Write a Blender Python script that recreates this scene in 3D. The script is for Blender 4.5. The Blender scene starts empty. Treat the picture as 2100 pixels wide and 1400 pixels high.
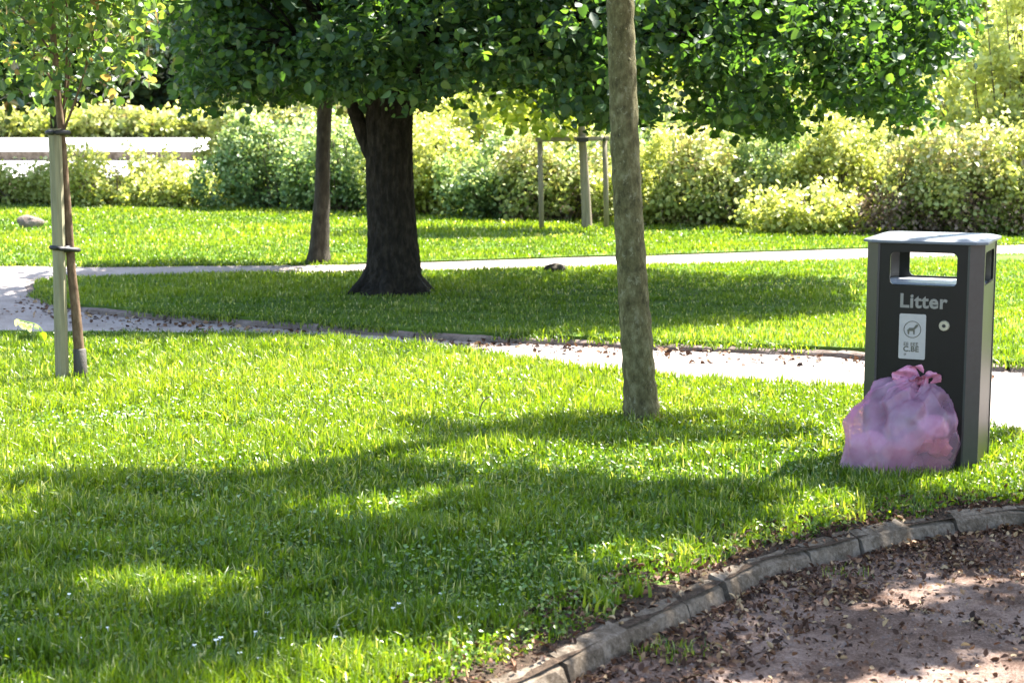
import bpy, bmesh, math
import numpy as np
from mathutils import noise as mnoise
from mathutils import Vector
R = math.radians
# ------------------------------------------------------------------ camera, sky, sun, exposure
scene = bpy.context.scene
EYE, FPX, PITCH = 1.70, 3336.0, R(7.68)
cd = bpy.data.cameras.new("camera"); cam = bpy.data.objects.new("camera", cd)
scene.collection.objects.link(cam); scene.camera = cam
cam.location = (0, 0, EYE); cam.rotation_euler = (math.pi/2 - PITCH, 0, 0)
cd.sensor_width = 36; cd.lens = FPX/2100*36; cd.clip_start = 0.1; cd.clip_end = 2000
cd.dof.use_dof = True; cd.dof.focus_distance = 8.6; cd.dof.aperture_fstop = 5.0
SUN_AZ, SUN_EL = R(50), R(57)
SUN = np.array([math.sin(SUN_AZ)*math.cos(SUN_EL), math.cos(SUN_AZ)*math.cos(SUN_EL), math.sin(SUN_EL)])
world = bpy.data.worlds.new("World"); scene.world = world; world.use_nodes = True
wn = world.node_tree; bg = wn.nodes["Background"]
sky = wn.nodes.new("ShaderNodeTexSky"); sky.sky_type = 'NISHITA'; sky.sun_disc = False
sky.sun_elevation = SUN_EL; sky.sun_rotation = SUN_AZ; sky.air_density = 1.2; sky.dust_density = 2.0
wn.links.new(sky.outputs[0], bg.inputs[0]); bg.inputs[1].default_value = 0.09
sd = bpy.data.lights.new("sun", 'SUN'); sd.energy = 5.0; sd.angle = R(0.53); sd.color = (1.0, .955, .88)
sun = bpy.data.objects.new("sun", sd); scene.collection.objects.link(sun)
sun.rotation_euler = Vector(SUN).to_track_quat('Z', 'Y').to_euler()
vs = scene.view_settings; vs.view_transform = 'Standard'; vs.look = 'None'; vs.gamma = 1; vs.exposure = 2.8
cy = scene.cycles; cy.max_bounces = 8; cy.diffuse_bounces = 3; cy.transmission_bounces = 5; cy.transparent_max_bounces = 8
cy.glossy_bounces = 2; cy.sample_clamp_indirect = 6

def P(px, py, z=0.0):
    """point of the horizontal plane at height z that the photo shows at pixel px, py"""
    u, v = (px-1050)/FPX, (700-py)/FPX
    dy = math.cos(PITCH) + v*math.sin(PITCH); dz = -math.sin(PITCH) + v*math.cos(PITCH)
    t = (z-EYE)/dz
    return (u*t, dy*t, z)
def PD(px, py, d):
    """point at forward distance d seen at pixel px, py"""
    u, v = (px-1050)/FPX, (700-py)/FPX
    dy = math.cos(PITCH) + v*math.sin(PITCH); dz = -math.sin(PITCH) + v*math.cos(PITCH)
    t = d/dy
    return (u*t, d, EYE + dz*t)

# ------------------------------------------------------------------ materials
def mat(name):
    m = bpy.data.materials.new(name); m.use_nodes = True
    nt = m.node_tree
    return m, nt, nt.nodes["Principled BSDF"], nt.nodes["Material Output"]
def N(nt, t, **kw):
    n = nt.nodes.new(t)
    for k, v in kw.items():
        if k.startswith('i_'):
            key = k[2:]; n.inputs[int(key) if key.isdigit() else key.replace('_', ' ')].default_value = v
        else: setattr(n, k, v)
    return n
def ramp(nt, fac, stops, interp='LINEAR'):
    r = nt.nodes.new("ShaderNodeValToRGB"); r.color_ramp.interpolation = interp
    e = r.color_ramp.elements
    while len(e) < len(stops): e.new(.5)
    for i, (p, c) in enumerate(stops): e[i].position = p; e[i].color = (*c, 1)
    nt.links.new(fac, r.inputs[0]); return r
def obco(nt): return N(nt, "ShaderNodeTexCoord").outputs["Object"]
def noise(nt, scale, detail=4, rough=.6, co=None, stretch=None):
    co = co or obco(nt)
    if stretch:
        mp = N(nt, "ShaderNodeMapping"); mp.inputs["Scale"].default_value = stretch
        nt.links.new(co, mp.inputs[0]); co = mp.outputs[0]
    n = N(nt, "ShaderNodeTexNoise"); n.inputs["Scale"].default_value = scale
    n.inputs["Detail"].default_value = detail; n.inputs["Roughness"].default_value = rough
    nt.links.new(co, n.inputs["Vector"]); return n.outputs["Fac"]
def bump(nt, bsdf, h, strength, dist=.01):
    b = N(nt, "ShaderNodeBump"); b.inputs["Strength"].default_value = strength; b.inputs["Distance"].default_value = dist
    nt.links.new(h, b.inputs["Height"]); nt.links.new(b.outputs[0], bsdf.inputs["Normal"]); return b
def leaf_mat(name, stops, trans=.5, tcol=(1.25, 1.3, .5), rough=.45, spec=.4):
    """leaf: diffuse + gloss, with light passing through; colour from each leaf's own tint value"""
    m, nt, p, out = mat(name)
    at = N(nt, "ShaderNodeAttribute", attribute_name="tint")
    r = ramp(nt, at.outputs["Fac"], stops)
    nt.links.new(r.outputs[0], p.inputs["Base Color"])
    p.inputs["Roughness"].default_value = rough; p.inputs["Specular IOR Level"].default_value = spec
    tr = N(nt, "ShaderNodeBsdfTranslucent")
    mx = N(nt, "ShaderNodeMix", data_type='RGBA', blend_type='MULTIPLY'); mx.inputs[0].default_value = 1
    nt.links.new(r.outputs[0], mx.inputs[6]); mx.inputs[7].default_value = (*tcol, 1)
    nt.links.new(mx.outputs[2], tr.inputs[0])
    ms = N(nt, "ShaderNodeMixShader"); ms.inputs[0].default_value = trans
    nt.links.new(p.outputs[0], ms.inputs[1]); nt.links.new(tr.outputs[0], ms.inputs[2])
    nt.links.new(ms.outputs[0], out.inputs[0]); return m
def simple(name, col, rough=.6, metal=0, var=.25, scale=20, bmp=.2, spec=.5, stretch=None, bd=.004):
    m, nt, p, out = mat(name)
    f = noise(nt, scale, 5, .65, stretch=stretch)
    a = tuple(c*(1-var) for c in col); b = tuple(min(1, c*(1+var)) for c in col)
    r = ramp(nt, f, [(.3, a), (.7, b)]); nt.links.new(r.outputs[0], p.inputs["Base Color"])
    p.inputs["Roughness"].default_value = rough; p.inputs["Metallic"].default_value = metal
    p.inputs["Specular IOR Level"].default_value = spec
    if bmp: bump(nt, p, f, bmp, bd)
    return m
def bark(name, dark, mid, light, sx=(1, 1, .25), scale=9, bstr=.9, bd=.02, patch=None):
    m, nt, p, out = mat(name)
    f = noise(nt, scale, 8, .7, stretch=sx); g = noise(nt, scale*.35, 3, .6)
    mixf = N(nt, "ShaderNodeMath", operation='MULTIPLY_ADD'); nt.links.new(f, mixf.inputs[0]); mixf.inputs[1].default_value = .7
    m2 = N(nt, "ShaderNodeMath", operation='MULTIPLY'); nt.links.new(g, m2.inputs[0]); m2.inputs[1].default_value = .3
    nt.links.new(m2.outputs[0], mixf.inputs[2])
    r = ramp(nt, mixf.outputs[0], [(.34, dark), (.5, mid), (.66, light)])
    col = r.outputs[0]
    if patch:
        pf = noise(nt, 24, 6, .75, stretch=(1, 1, .7)); pr = ramp(nt, pf, [(.57, (0, 0, 0)), (.62, (1, 1, 1))])
        mx = N(nt, "ShaderNodeMix", data_type='RGBA'); nt.links.new(pr.outputs[0], mx.inputs[0])
        nt.links.new(col, mx.inputs[6]); mx.inputs[7].default_value = (*patch, 1); col = mx.outputs[2]
    nt.links.new(col, p.inputs["Base Color"]); p.inputs["Roughness"].default_value = .9
    p.inputs["Specular IOR Level"].default_value = .2
    bump(nt, p, f, bstr, bd); return m

M = {}
M['grass'] = leaf_mat("grass blades", [(0, (.022, .058, .006)), (.35, (.082, .148, .010)), (.75, (.20, .26, .022)), (.9, (.33, .35, .11)), (1, (.46, .44, .28))], .5, (1.4, 1.4, .35), .36, .7)
M['linden'] = leaf_mat("dark green broad leaves", [(0, (.024, .05, .024)), (.5, (.048, .092, .04)), (.85, (.08, .135, .05)), (1, (.15, .2, .06))], .45, (1.7, 2.0, .4), .5, .3)
M['sapling'] = leaf_mat("young maple leaves", [(0, (.04, .085, .03)), (.5, (.085, .15, .04)), (.9, (.16, .23, .07)), (1, (.26, .16, .1))], .5, (1.6, 1.5, .5))
M['overhead'] = leaf_mat("overhead leaves", [(0, (.05, .1, .02)), (1, (.1, .17, .03))], .3, (1.3, 1.4, .5))
M['magnolia'] = leaf_mat("large glossy evergreen leaves", [(0, (.03, .065, .03)), (.6, (.08, .14, .06)), (.92, (.18, .25, .13)), (1, (.4, .22, .13))], .25, (1.6, 1.6, .5), .22, .9)
M['gold'] = leaf_mat("golden hedge leaves", [(0, (.09, .13, .03)), (.3, (.27, .33, .07)), (.7, (.52, .54, .2)), (1, (.75, .74, .5))], .4, (1.2, 1.15, .5))
M['varieg'] = leaf_mat("grey green variegated leaves", [(0, (.035, .075, .03)), (.4, (.15, .24, .09)), (.7, (.36, .44, .2)), (1, (.7, .72, .5))], .4, (1.2, 1.2, .6))
M['rosy'] = leaf_mat("mixed pale and brown hedge leaves", [(0, (.06, .08, .03)), (.3, (.2, .26, .07)), (.65, (.42, .45, .18)), (.88, (.42, .34, .2)), (1, (.68, .64, .46))], .3, (1.2, 1.15, .6))
M['dryleaf'] = leaf_mat("dry brown hedge leaves", [(0, (.05, .035, .025)), (.6, (.16, .11, .08)), (1, (.3, .23, .17))], .15, (1.1, 1, .7), .7, .2)
M['pale'] = leaf_mat("pale sunlit shrub leaves", [(0, (.16, .2, .06)), (.4, (.42, .46, .16)), (1, (.78, .78, .5))], .5, (1.2, 1.2, .6))  # raised albedo paints sunlight into the backlit tall shrubs
M['lime'] = leaf_mat("bright yellow green leaves", [(0, (.1, .15, .02)), (.5, (.24, .3, .04)), (1, (.45, .46, .12))], .5, (1.5, 1.45, .4))
M['shadetree'] = leaf_mat("far dark leaves", [(0, (.012, .022, .01)), (.7, (.03, .055, .018)), (1, (.08, .11, .03))], .2, (1.5, 1.5, .5), .6, .2)  # dark colour stands in for the shade the far trees are in
M['suntree'] = leaf_mat("far bright leaves", [(0, (.1, .15, .035)), (.5, (.34, .42, .09)), (1, (.6, .6, .28))], .6, (1.3, 1.25, .5))  # bright colour stands in for sun on the far foliage
M['litter'] = leaf_mat("fallen leaves", [(0, (.02, .01, .006)), (.5, (.08, .038, .022)), (.8, (.2, .105, .06)), (1, (.4, .3, .17))], .12, (1.1, 1, .7), .7, .25)
M['weed'] = leaf_mat("broad weed leaves", [(0, (.06, .13, .02)), (.8, (.14, .24, .05)), (1, (.32, .4, .18))], .4, (1.4, 1.4, .5), .35, .6)
M['sprig'] = leaf_mat("pale sprig leaves", [(0, (.3, .42, .03)), (.5, (.6, .66, .4)), (1, (.75, .75, .5))], .45, (1.3, 1.3, .5))
M['bark_dark'] = bark("dark furrowed bark", (.005, .004, .003), (.018, .0145, .011), (.05, .041, .031), (1, 1, .3), 26, 1, .03)
M['bark_young'] = bark("olive grey bark", (.035, .03, .014), (.105, .095, .042), (.21, .195, .105), (1, 1, .55), 30, 1, .014, patch=(.19, .18, .11))
M['bark_brown'] = bark("brown young bark", (.05, .03, .018), (.12, .075, .045), (.2, .14, .09), (1, 1, .4), 30, .5, .006)
M['bark_far'] = bark("grey brown bark", (.015, .012, .009), (.04, .034, .024), (.085, .073, .055), (1, 1, .3), 22, 1, .02)
M['twig'] = simple("twig", (.09, .07, .045), .9, scale=40)
M['stake'] = simple("weathered stake timber", (.2, .18, .115), .85, var=.35, scale=25, bmp=.6, stretch=(1, 1, .08), spec=.2)
M['stake_pale'] = simple("pale round timber", (.2, .17, .12), .85, var=.3, scale=25, bmp=.5, stretch=(1, 1, .1), spec=.2)
M['rubber'] = simple("black rubber", (.015, .013, .015), .6, scale=60)
M['guard'] = simple("dark plastic mesh guard", (.05, .043, .035), .7, scale=90, bmp=.7)
M['soil'] = simple("bare soil", (.055, .038, .026), .95, var=.6, scale=34, bmp=1, spec=.1, bd=.03)

def make_ground_mat(name, stops, scale, b, bd, fine=90):
    m, nt, p, out = mat(name)
    f = noise(nt, scale, 8, .7); g = noise(nt, fine, 6, .8)
    a = N(nt, "ShaderNodeMath", operation='MULTIPLY_ADD'); nt.links.new(f, a.inputs[0]); a.inputs[1].default_value = .55
    c = N(nt, "ShaderNodeMath", operation='MULTIPLY'); nt.links.new(g, c.inputs[0]); c.inputs[1].default_value = .45
    nt.links.new(c.outputs[0], a.inputs[2])
    r = ramp(nt, a.outputs[0], stops); nt.links.new(r.outputs[0], p.inputs["Base Color"])
    p.inputs["Roughness"].default_value = .95; p.inputs["Specular IOR Level"].default_value = .15
    bump(nt, p, a.outputs[0], b, bd); return m
M['lawn'] = make_ground_mat("turf base", [(.35, (.035, .05, .014)), (.5, (.07, .12, .018)), (.65, (.12, .2, .025))], 3, .8, .03)
M['path'] = make_ground_mat("gritty asphalt", [(.34, (.035, .02, .014)), (.45, (.08, .048, .034)), (.55, (.21, .15, .12)), (.68, (.38, .30, .255))], 2.6, 1, .014, 110)
M['path_pale'] = make_ground_mat("pale path", [(.34, (.10, .075, .06)), (.46, (.22, .185, .165)), (.6, (.33, .295, .275))], 1.4, .8, .012, 45)
M['farroad'] = make_ground_mat("pale road", [(.35, (.42, .4, .39)), (.65, (.56, .54, .54))], 1, .2, .01)
M['kerb'] = make_ground_mat("worn concrete kerb", [(.36, (.03, .022, .014)), (.48, (.09, .07, .05)), (.6, (.19, .158, .125))], 7, 1, .012, 60)
M['kerb_far'] = make_ground_mat("brown stone edging", [(.34, (.06, .045, .035)), (.48, (.13, .10, .085)), (.62, (.22, .18, .155))], 4, .8, .012, 50)
M['stone'] = make_ground_mat("pinkish stone", [(.34, (.2, .15, .14)), (.5, (.36, .29, .27)), (.64, (.5, .43, .4))], 6, .8, .02, 40)

# ------------------------------------------------------------------ mesh helpers
C = scene.collection
def link(name, me, m=None, parent=None, smooth=False):
    o = bpy.data.objects.new(name, me); C.objects.link(o)
    if m is not None:
        me.materials.append(m)
    if parent is not None: o.parent = parent
    if smooth: me.polygons.foreach_set("use_smooth", [True]*len(me.polygons))
    return o
def tag(o, label=None, cat=None, group=None, kind=None):
    if label: o["label"] = label
    if cat: o["category"] = cat
    if group: o["group"] = group
    if kind: o["kind"] = kind
    return o
def thing(name, loc, label, cat, group=None, rz=0):
    o = bpy.data.objects.new(name, None); C.objects.link(o); o.location = loc; o.rotation_euler = (0, 0, rz)
    o.empty_display_size = .2
    return tag(o, label, cat, group)
class MB:
    def __init__(s): s.v = []; s.f = []
    def add(s, v, f):
        k = len(s.v); s.v += [tuple(map(float, q)) for q in v]; s.f += [tuple(i+k for i in q) for q in f]; return s
    def box(s, c, h, rz=0):
        ca, sa = math.cos(rz), math.sin(rz); v = []
        for sx in (-1, 1):
            for sy in (-1, 1):
                for sz in (-1, 1):
                    x, y = sx*h[0], sy*h[1]; v.append((c[0]+x*ca-y*sa, c[1]+x*sa+y*ca, c[2]+sz*h[2]))
        return s.add(v, [(0, 1, 3, 2), (4, 6, 7, 5), (0, 4, 5, 1), (2, 3, 7, 6), (0, 2, 6, 4), (1, 5, 7, 3)])
    def tube(s, pts, rad, seg=10, cap=True, wob=0, rng=None, rid=0, nr=9):
        pts = [np.array(p, float) for p in pts]; n = len(pts)
        if not hasattr(rad, '__len__'): rad = [rad]*n
        v = []; f = []; up = np.array([1., .13, .07])
        for i in range(n):
            t = pts[min(i+1, n-1)]-pts[max(i-1, 0)]; t /= np.linalg.norm(t)+1e-9
            a = np.cross(t, up); 
            if np.linalg.norm(a) < .2: a = np.cross(t, [0, 1, .1])
            a /= np.linalg.norm(a); b = np.cross(t, a)
            for k in range(seg):
                th = 2*math.pi*k/seg
                r = rad[i]*(1+(wob*(rng.random()-.5) if wob else 0)+(rid*(abs(math.sin(th*nr/2+.9*math.sin(i*.31)+.5*math.sin(i*.83+th)))+.5*abs(math.sin(th*nr*.9+i*.5))-.9) if rid else 0))
                v.append(pts[i]+r*(math.cos(th)*a+math.sin(th)*b))
        for i in range(n-1):
            for k in range(seg):
                q = (k+1) % seg
                f.append((i*seg+k, i*seg+q, (i+1)*seg+q, (i+1)*seg+k))
        if cap: f.append(tuple(range(seg))[::-1]); f.append(tuple((n-1)*seg+k for k in range(seg)))
        return s.add(v, f)
    def build(s, name, m, parent=None, smooth=False, bevel=0):
        me = bpy.data.meshes.new(name); me.from_pydata(s.v, [], s.f); me.update()
        o = link(name, me, m, parent, smooth)
        bm = bmesh.new(); bm.from_mesh(me); bmesh.ops.recalc_face_normals(bm, faces=bm.faces)
        if bevel:
            bmesh.ops.bevel(bm, geom=bm.edges[:], offset=bevel, segments=2, affect='EDGES', profile=.6, clamp_overlap=True)
        bm.to_mesh(me); bm.free(); return o
def spline(pts, n):
    """smooth path through control points"""
    p = np.array(pts, float); k = len(p); out = []
    for i in range(k-1):
        p0, p1, p2, p3 = p[max(i-1, 0)], p[i], p[i+1], p[min(i+2, k-1)]
        for t in np.linspace(0, 1, n, endpoint=False):
            out.append(.5*((2*p1)+(-p0+p2)*t+(2*p0-5*p1+4*p2-p3)*t*t+(-p0+3*p1-3*p2+p3)*t**3))
    out.append(p[-1]); return np.array(out)
def raw_mesh(name, v, faces_idx, sizes, tint=None):
    """fast mesh from numpy: faces_idx flat loop indices, sizes loops per face"""
    me = bpy.data.meshes.new(name)
    me.vertices.add(len(v)); me.vertices.foreach_set("co", np.ascontiguousarray(v, np.float32).ravel())
    me.loops.add(len(faces_idx)); me.loops.foreach_set("vertex_index", np.ascontiguousarray(faces_idx, np.int32))
    st = np.concatenate([[0], np.cumsum(sizes)[:-1]]).astype(np.int32)
    me.polygons.add(len(sizes)); me.polygons.foreach_set("loop_start", st)
    me.update(calc_edges=True)
    if tint is not None:
        a = me.attributes.new("tint", 'FLOAT', 'POINT'); a.data.foreach_set("value", np.ascontiguousarray(tint, np.float32))
    return me
def unit(a): return a/(np.linalg.norm(a, axis=-1, keepdims=True)+1e-9)
LEAF = np.array([[0, 0, 0], [-.30, .10, .08], [-.45, .42, .11], [-.27, .80, .05], [0, 1.1, -.08], [.27, .80, .05], [.45, .42, .11], [.30, .10, .08]])
LEAFN = np.array([[0, 0, 0], [-.10, .15, .03], [-.18, .45, .05], [-.12, .8, .0], [0, 1.1, -.1], [.12, .8, .0], [.18, .45, .05], [.10, .15, .03]])
def leaf_mesh(name, rng, pos, size, m, parent, flat=.9, droop=.3, tint=None, shape=LEAF, sizevar=.35):
    """pos Nx3; each leaf its own small folded blade with random turn"""
    n = len(pos)
    nrm = unit(rng.normal(size=(n, 3))*.75+np.array([0, 0, flat]))
    d = rng.normal(size=(n, 3)); d[:, 2] -= droop; d = unit(d-nrm*np.sum(d*nrm, 1, keepdims=True))
    s = np.cross(d, nrm)
    sz = size*(1+sizevar*(rng.random(n)*2-1))
    L = shape*1.0
    v = pos[:, None, :]+sz[:, None, None]*(L[None, :, 0, None]*s[:, None]+L[None, :, 1, None]*d[:, None]+L[None, :, 2, None]*nrm[:, None])
    base = (np.arange(n)*8)[:, None]
    f = (base+np.array([[0, 1, 2, 3, 4, 0, 4, 5, 6, 7]])).ravel()
    t = np.repeat(rng.random(n) if tint is None else tint, 8)
    me = raw_mesh(name, v.reshape(-1, 3), f, np.full(n*2, 5), t)
    return link(name, me, m, parent)
def clusters_in(rng, blobs, n, shell=.55):
    """cluster centres in a set of ellipsoids (cx,cy,cz,rx,ry,rz), weight by volume"""
    b = np.array(blobs, float); w = b[:, 3]*b[:, 4]*b[:, 5]; w /= w.sum()
    i = rng.choice(len(b), n, p=w); d = unit(rng.normal(size=(n, 3))); r = shell+(1-shell)*rng.random((n, 1))**.7
    return b[i, :3]+d*r*b[i, 3:6]
def spray(rng, cl, per, rad, squash=.5):
    k = len(cl); p = rng.normal(size=(k, per, 3))*rad*np.array([1, 1, squash])*.55
    p[..., 2] -= .25*np.linalg.norm(p[..., :2], axis=2)
    return (cl[:, None, :]+p).reshape(-1, 3)
def noise2(x, y, seed=0):
    """cheap smooth 2-D noise 0..1"""
    v = 0
    r = np.random.default_rng(seed)
    for a, s in ((1, 1), (.6, 2.1), (.35, 4.7)):
        for _ in range(3):
            th, ph = r.random()*6.28, r.random()*6.28
            v = v+a*np.sin((x*math.cos(th)+y*math.sin(th))*s+ph)
    return np.clip(.5+v/6.5, 0, 1)
def inside(poly, x, y):
    p = np.array(poly)[:, :2]; c = np.zeros(len(x), bool); j = len(p)-1
    for i in range(len(p)):
        xi, yi, xj, yj = p[i, 0], p[i, 1], p[j, 0], p[j, 1]
        if yi != yj:
            k = ((yi > y) != (yj > y)) & (x < (xj-xi)*(y-yi)/(yj-yi)+xi); c ^= k
        j = i
    return c
def polyslab(name, poly, z0, z1, m, kind='structure'):
    me = bpy.data.meshes.new(name); bm = bmesh.new()
    t = [bm.verts.new((p[0], p[1], z1)) for p in poly]; b = [bm.verts.new((p[0], p[1], z0)) for p in poly]
    f = bm.faces.new(t); n = len(t)
    for i in range(n): bm.faces.new((t[i], b[i], b[(i+1) % n], t[(i+1) % n]))
    bmesh.ops.recalc_face_normals(bm, faces=bm.faces)
    bmesh.ops.triangulate(bm, faces=[f]); bm.to_mesh(me); bm.free()
    return tag(link(name, me, m), kind=kind)

# ------------------------------------------------------------------ ground
def terrain(x, y):
    """level park, low rise behind the hedge"""
    y = np.asarray(y, float)
    z = np.interp(y, [33, 40, 53, 66, 95, 400], [0, .42, .47, 1.0, 1.25, 3])
    return z
LOW = -.07
nx, ys = 40, np.concatenate([np.linspace(-60, 32, 24), np.linspace(33, 100, 50), np.linspace(110, 900, 14)])
xs = np.linspace(-420, 420, nx)
X, Y = np.meshgrid(xs, ys); Z = terrain(X, Y)+LOW
idx = np.arange(len(ys)*nx).reshape(len(ys), nx)
F = np.stack([idx[:-1, :-1], idx[:-1, 1:], idx[1:, 1:], idx[1:, :-1]], -1).reshape(-1, 4)
tag(link("ground", raw_mesh("ground", np.stack([X, Y, Z], -1).reshape(-1, 3), F.ravel(), np.full(len(F), 4)), M['soil'], smooth=True), kind='structure')
# asphalt of all the park paths: one sheet 4 mm above the earth, the lawns stand on it
for rows, mk in (([(-8, LOW+.004), (9.0, LOW+.004)], 'path'), ([(9.0, LOW+.004), (14.5, LOW+.004), (18.2, -.022), (31, -.022)], 'path_pale')):
    me = bpy.data.meshes.new("path"); me.from_pydata([(x_, a, z_) for a, z_ in rows for x_ in (-30, 32)], [], [(2*i, 2*i+1, 2*i+3, 2*i+2) for i in range(len(rows)-1)])
    tag(link("path", me, M[mk]), kind='structure')

front_far = [P(x, y) for x, y in [(0, 680), (200, 678), (400, 682), (560, 691), (700, 698), (900, 716), (1050, 738), (1200, 765), (1400, 778), (1600, 790), (1780, 805), (1950, 850), (2045, 880), (2130, 905), (2400, 1000)]]
kerb_back = [P(x, y) for x, y in [(600, 1640), (850, 1470), (1050, 1385), (1235, 1292), (1350, 1240), (1460, 1187), (1550, 1142), (1675, 1114), (1790, 1084), (1862, 1070), (2000, 1049), (2090, 1040)]]
b0 = kerb_back[-1]
kerb_back += [(b0[0]+.8, b0[1]+.12, 0), (b0[0]+3.2, b0[1]+.2, 0), (b0[0]+9, b0[1]-.6, 0)]
f_end = (kerb_back[-1][0], kerb_back[-1][1]+1.2, 0)
lawn1 = [(-14, front_far[0][1]+.6, 0), (-4, front_far[0][1]+.1, 0)]+front_far+[(5.0, 7.9, 0), f_end]+kerb_back[::-1]+[(-2.2, 2.0, 0), (-6, -4, 0), (-14, -6, 0)]
isl_near = [P(x, y) for x, y in [(75, 596), (110, 608), (165, 624), (330, 638), (500, 650), (700, 663), (900, 678), (1050, 684), (1300, 694), (1500, 702), (1780, 714), (2100, 742)]]
isl_far = [P(x, y) for x, y in [(130, 570), (300, 567), (450, 563), (600, 560), (900, 556), (1250, 547), (1500, 539), (1780, 531), (2100, 521)]]
island = [P(68, 583)]+isl_near+[(9, 10.8, 0), (14, 10.2, 0), (14, 22.5, 0)]+isl_far[::-1]+[P(85, 574)]
back_near = [P(x, y) for x, y in [(-700, 552), (-300, 545), (0, 541), (200, 543), (400, 541), (700, 539), (900, 534), (1200, 524), (1400, 519), (1700, 509), (2080, 499)]]
lawn2 = back_near+[(15, 24.5, 0), (32, 27, 0), (32, 34, 0), (-34, 38, 0), (-30, 19, 0)]
polyslab("front_lawn", lawn1, LOW-.05, 0, M['lawn']); polyslab("middle_lawn", island, LOW-.05, 0, M['lawn']); polyslab("back_lawn", lawn2, LOW-.05, 0, M['lawn'])
# bare soil along the kerb
rng = np.random.default_rng(5)
soil_in = []
kb = spline([p for p in kerb_back[:-2]], 6)
me = bpy.data.meshes.new("soil_strip"); v = []; f = []
for i, p in enumerate(kb):
    t = kb[min(i+1, len(kb)-1)]-kb[max(i-1, 0)]; t /= np.linalg.norm(t); nn = np.array([-t[1], t[0], 0])
    w = .13+.06*math.sin(i*1.3)+.05*math.sin(i*.53+1)+(.05 if i < 22 else 0)
    v += [tuple(p-nn*.06+np.array([0, 0, .006])), tuple(p+nn*max(w, .05)+np.array([0, 0, .006]))]
for i in range(len(kb)-1): f.append((2*i, 2*i+2, 2*i+3, 2*i+1))
me.from_pydata(v, [], f); tag(link("soil_strip", me, M['soil']), kind='structure')
SOIL = np.array(kb)

# ------------------------------------------------------------------ kerbs
def kerb_run(name, pts, width, z0, z1, m, seg_len, rng, side=-1, jitter=.015, cham=.03, tilt=.02):
    """short kerb stones laid end to end along pts; side -1: body lies to the right of the direction of travel"""
    mb = MB(); pts = np.array(pts, float)[:, :2]
    L = np.concatenate([[0], np.cumsum(np.linalg.norm(np.diff(pts, axis=0), axis=1))]); s = 0
    while s < L[-1]-.02:
        l = seg_len*(.75+.5*rng.random()); e = min(s+l, L[-1])
        a = np.array([np.interp(s, L, pts[:, k]) for k in (0, 1)]); b = np.array([np.interp(e-.012, L, pts[:, k]) for k in (0, 1)])
        t = (b-a)/(np.linalg.norm(b-a)+1e-9); n = np.array([-t[1], t[0]])*side*-1*-1
        off = (rng.random()-.5)*jitter*2; h = (rng.random()-.5)*tilt; h2 = (rng.random()-.5)*tilt; w = width
        prof = [(0, z0), (0, z1-.006), (.008, z1), (w-cham*1.1, z1-.006), (w-cham*.3, z1-cham*.45), (w+.004, z1-cham*1.4), (w+.012, z0)]
        v = []; K = 7
        for j in range(K):
            q = a+(b-a)*j/(K-1)
            for (u, z) in prof:
                r = (rng.random()-.5)*.014
                pp = q+n*(u+off+r); v.append((pp[0], pp[1], z+(h*(1-j/(K-1))+h2*j/(K-1) if z > z0 else 0)+(rng.random()-.5)*.009))
        k = len(prof); f = []
        for j in range(K-1):
            for i in range(k-1): f.append((j*k+i, j*k+i+1, (j+1)*k+i+1, (j+1)*k+i))
        f.append(tuple(range(k))); f.append(tuple((K-1)*k+i for i in range(k))[::-1])
        mb.add(v, f); s = e+.004
    return tag(mb.build(name, m, smooth=False), kind='structure')
rk = np.random.default_rng(11)
kerb_run("kerb", spline(kerb_back, 4), .088, LOW-.03, .016, M['kerb'], .33, rk, side=-1, jitter=.014, tilt=.024, cham=.05)
isl_edge = [isl_far[1]]+[isl_far[0], P(85, 574), P(68, 583)]+isl_near+[(9, 10.8, 0)]
kerb_run("kerb", spline(isl_edge, 3), .10, LOW-.03, -.016, M['kerb_far'], .8, rk, side=-1, jitter=.02, tilt=.02)

# ------------------------------------------------------------------ grass
def soil_dist(x, y):
    d = np.full(len(x), 9.); 
    for a in SOIL: d = np.minimum(d, np.hypot(x-a[0], y-a[1]))
    return d
def scatter(rng, poly, y0, y1, dens, margin=1.3):
    hw = .33*y1+margin; n = int(dens*(y1-y0)*2*hw)
    x = rng.uniform(-hw, hw, n); y = rng.uniform(y0, y1, n)
    k = inside(poly, x, y) & (np.abs(x) < .33*y+margin); return x[k], y[k]
def blades(rng, x, y, h, w, lean=.6, z=0, tint=None):
    """curved grass blades, 5 vertices each"""
    n = len(x); th = rng.random(n)*6.283; ld = rng.random(n)*6.283
    s = np.stack([np.cos(th), np.sin(th), 0*th], 1)*(w/2)[:, None]
    le = (lean*rng.random(n)**1.2)[:, None]*np.stack([np.cos(ld), np.sin(ld), 0*ld], 1)*h[:, None]
    b = np.stack([x, y, np.full(n, z)-.004], 1)
    mid = b+le*.3; mid[:, 2] += h*.55
    tip = b+le; tip[:, 2] += h*(1-.35*np.linalg.norm(le, axis=1)/np.maximum(h, 1e-3))
    v = np.stack([b-s, b+s, mid+s*.8, mid-s*.8, tip], 1).reshape(-1, 3)
    base = (np.arange(n)*5)[:, None]; f = (base+np.array([[0, 1, 2, 3, 3, 2, 4]])).ravel()
    t = rng.random(n) if tint is None else tint
    return v, f, np.tile([4, 3], n), np.repeat(t, 5)
def merge(parts):
    vs_, fs, ss, ts, k = [], [], [], [], 0
    for v, f, s, t in parts: vs_.append(v); fs.append(f+k); ss.append(s); ts.append(t); k += len(v)
    return np.concatenate(vs_), np.concatenate(fs), np.concatenate(ss), np.concatenate(ts)
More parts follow.
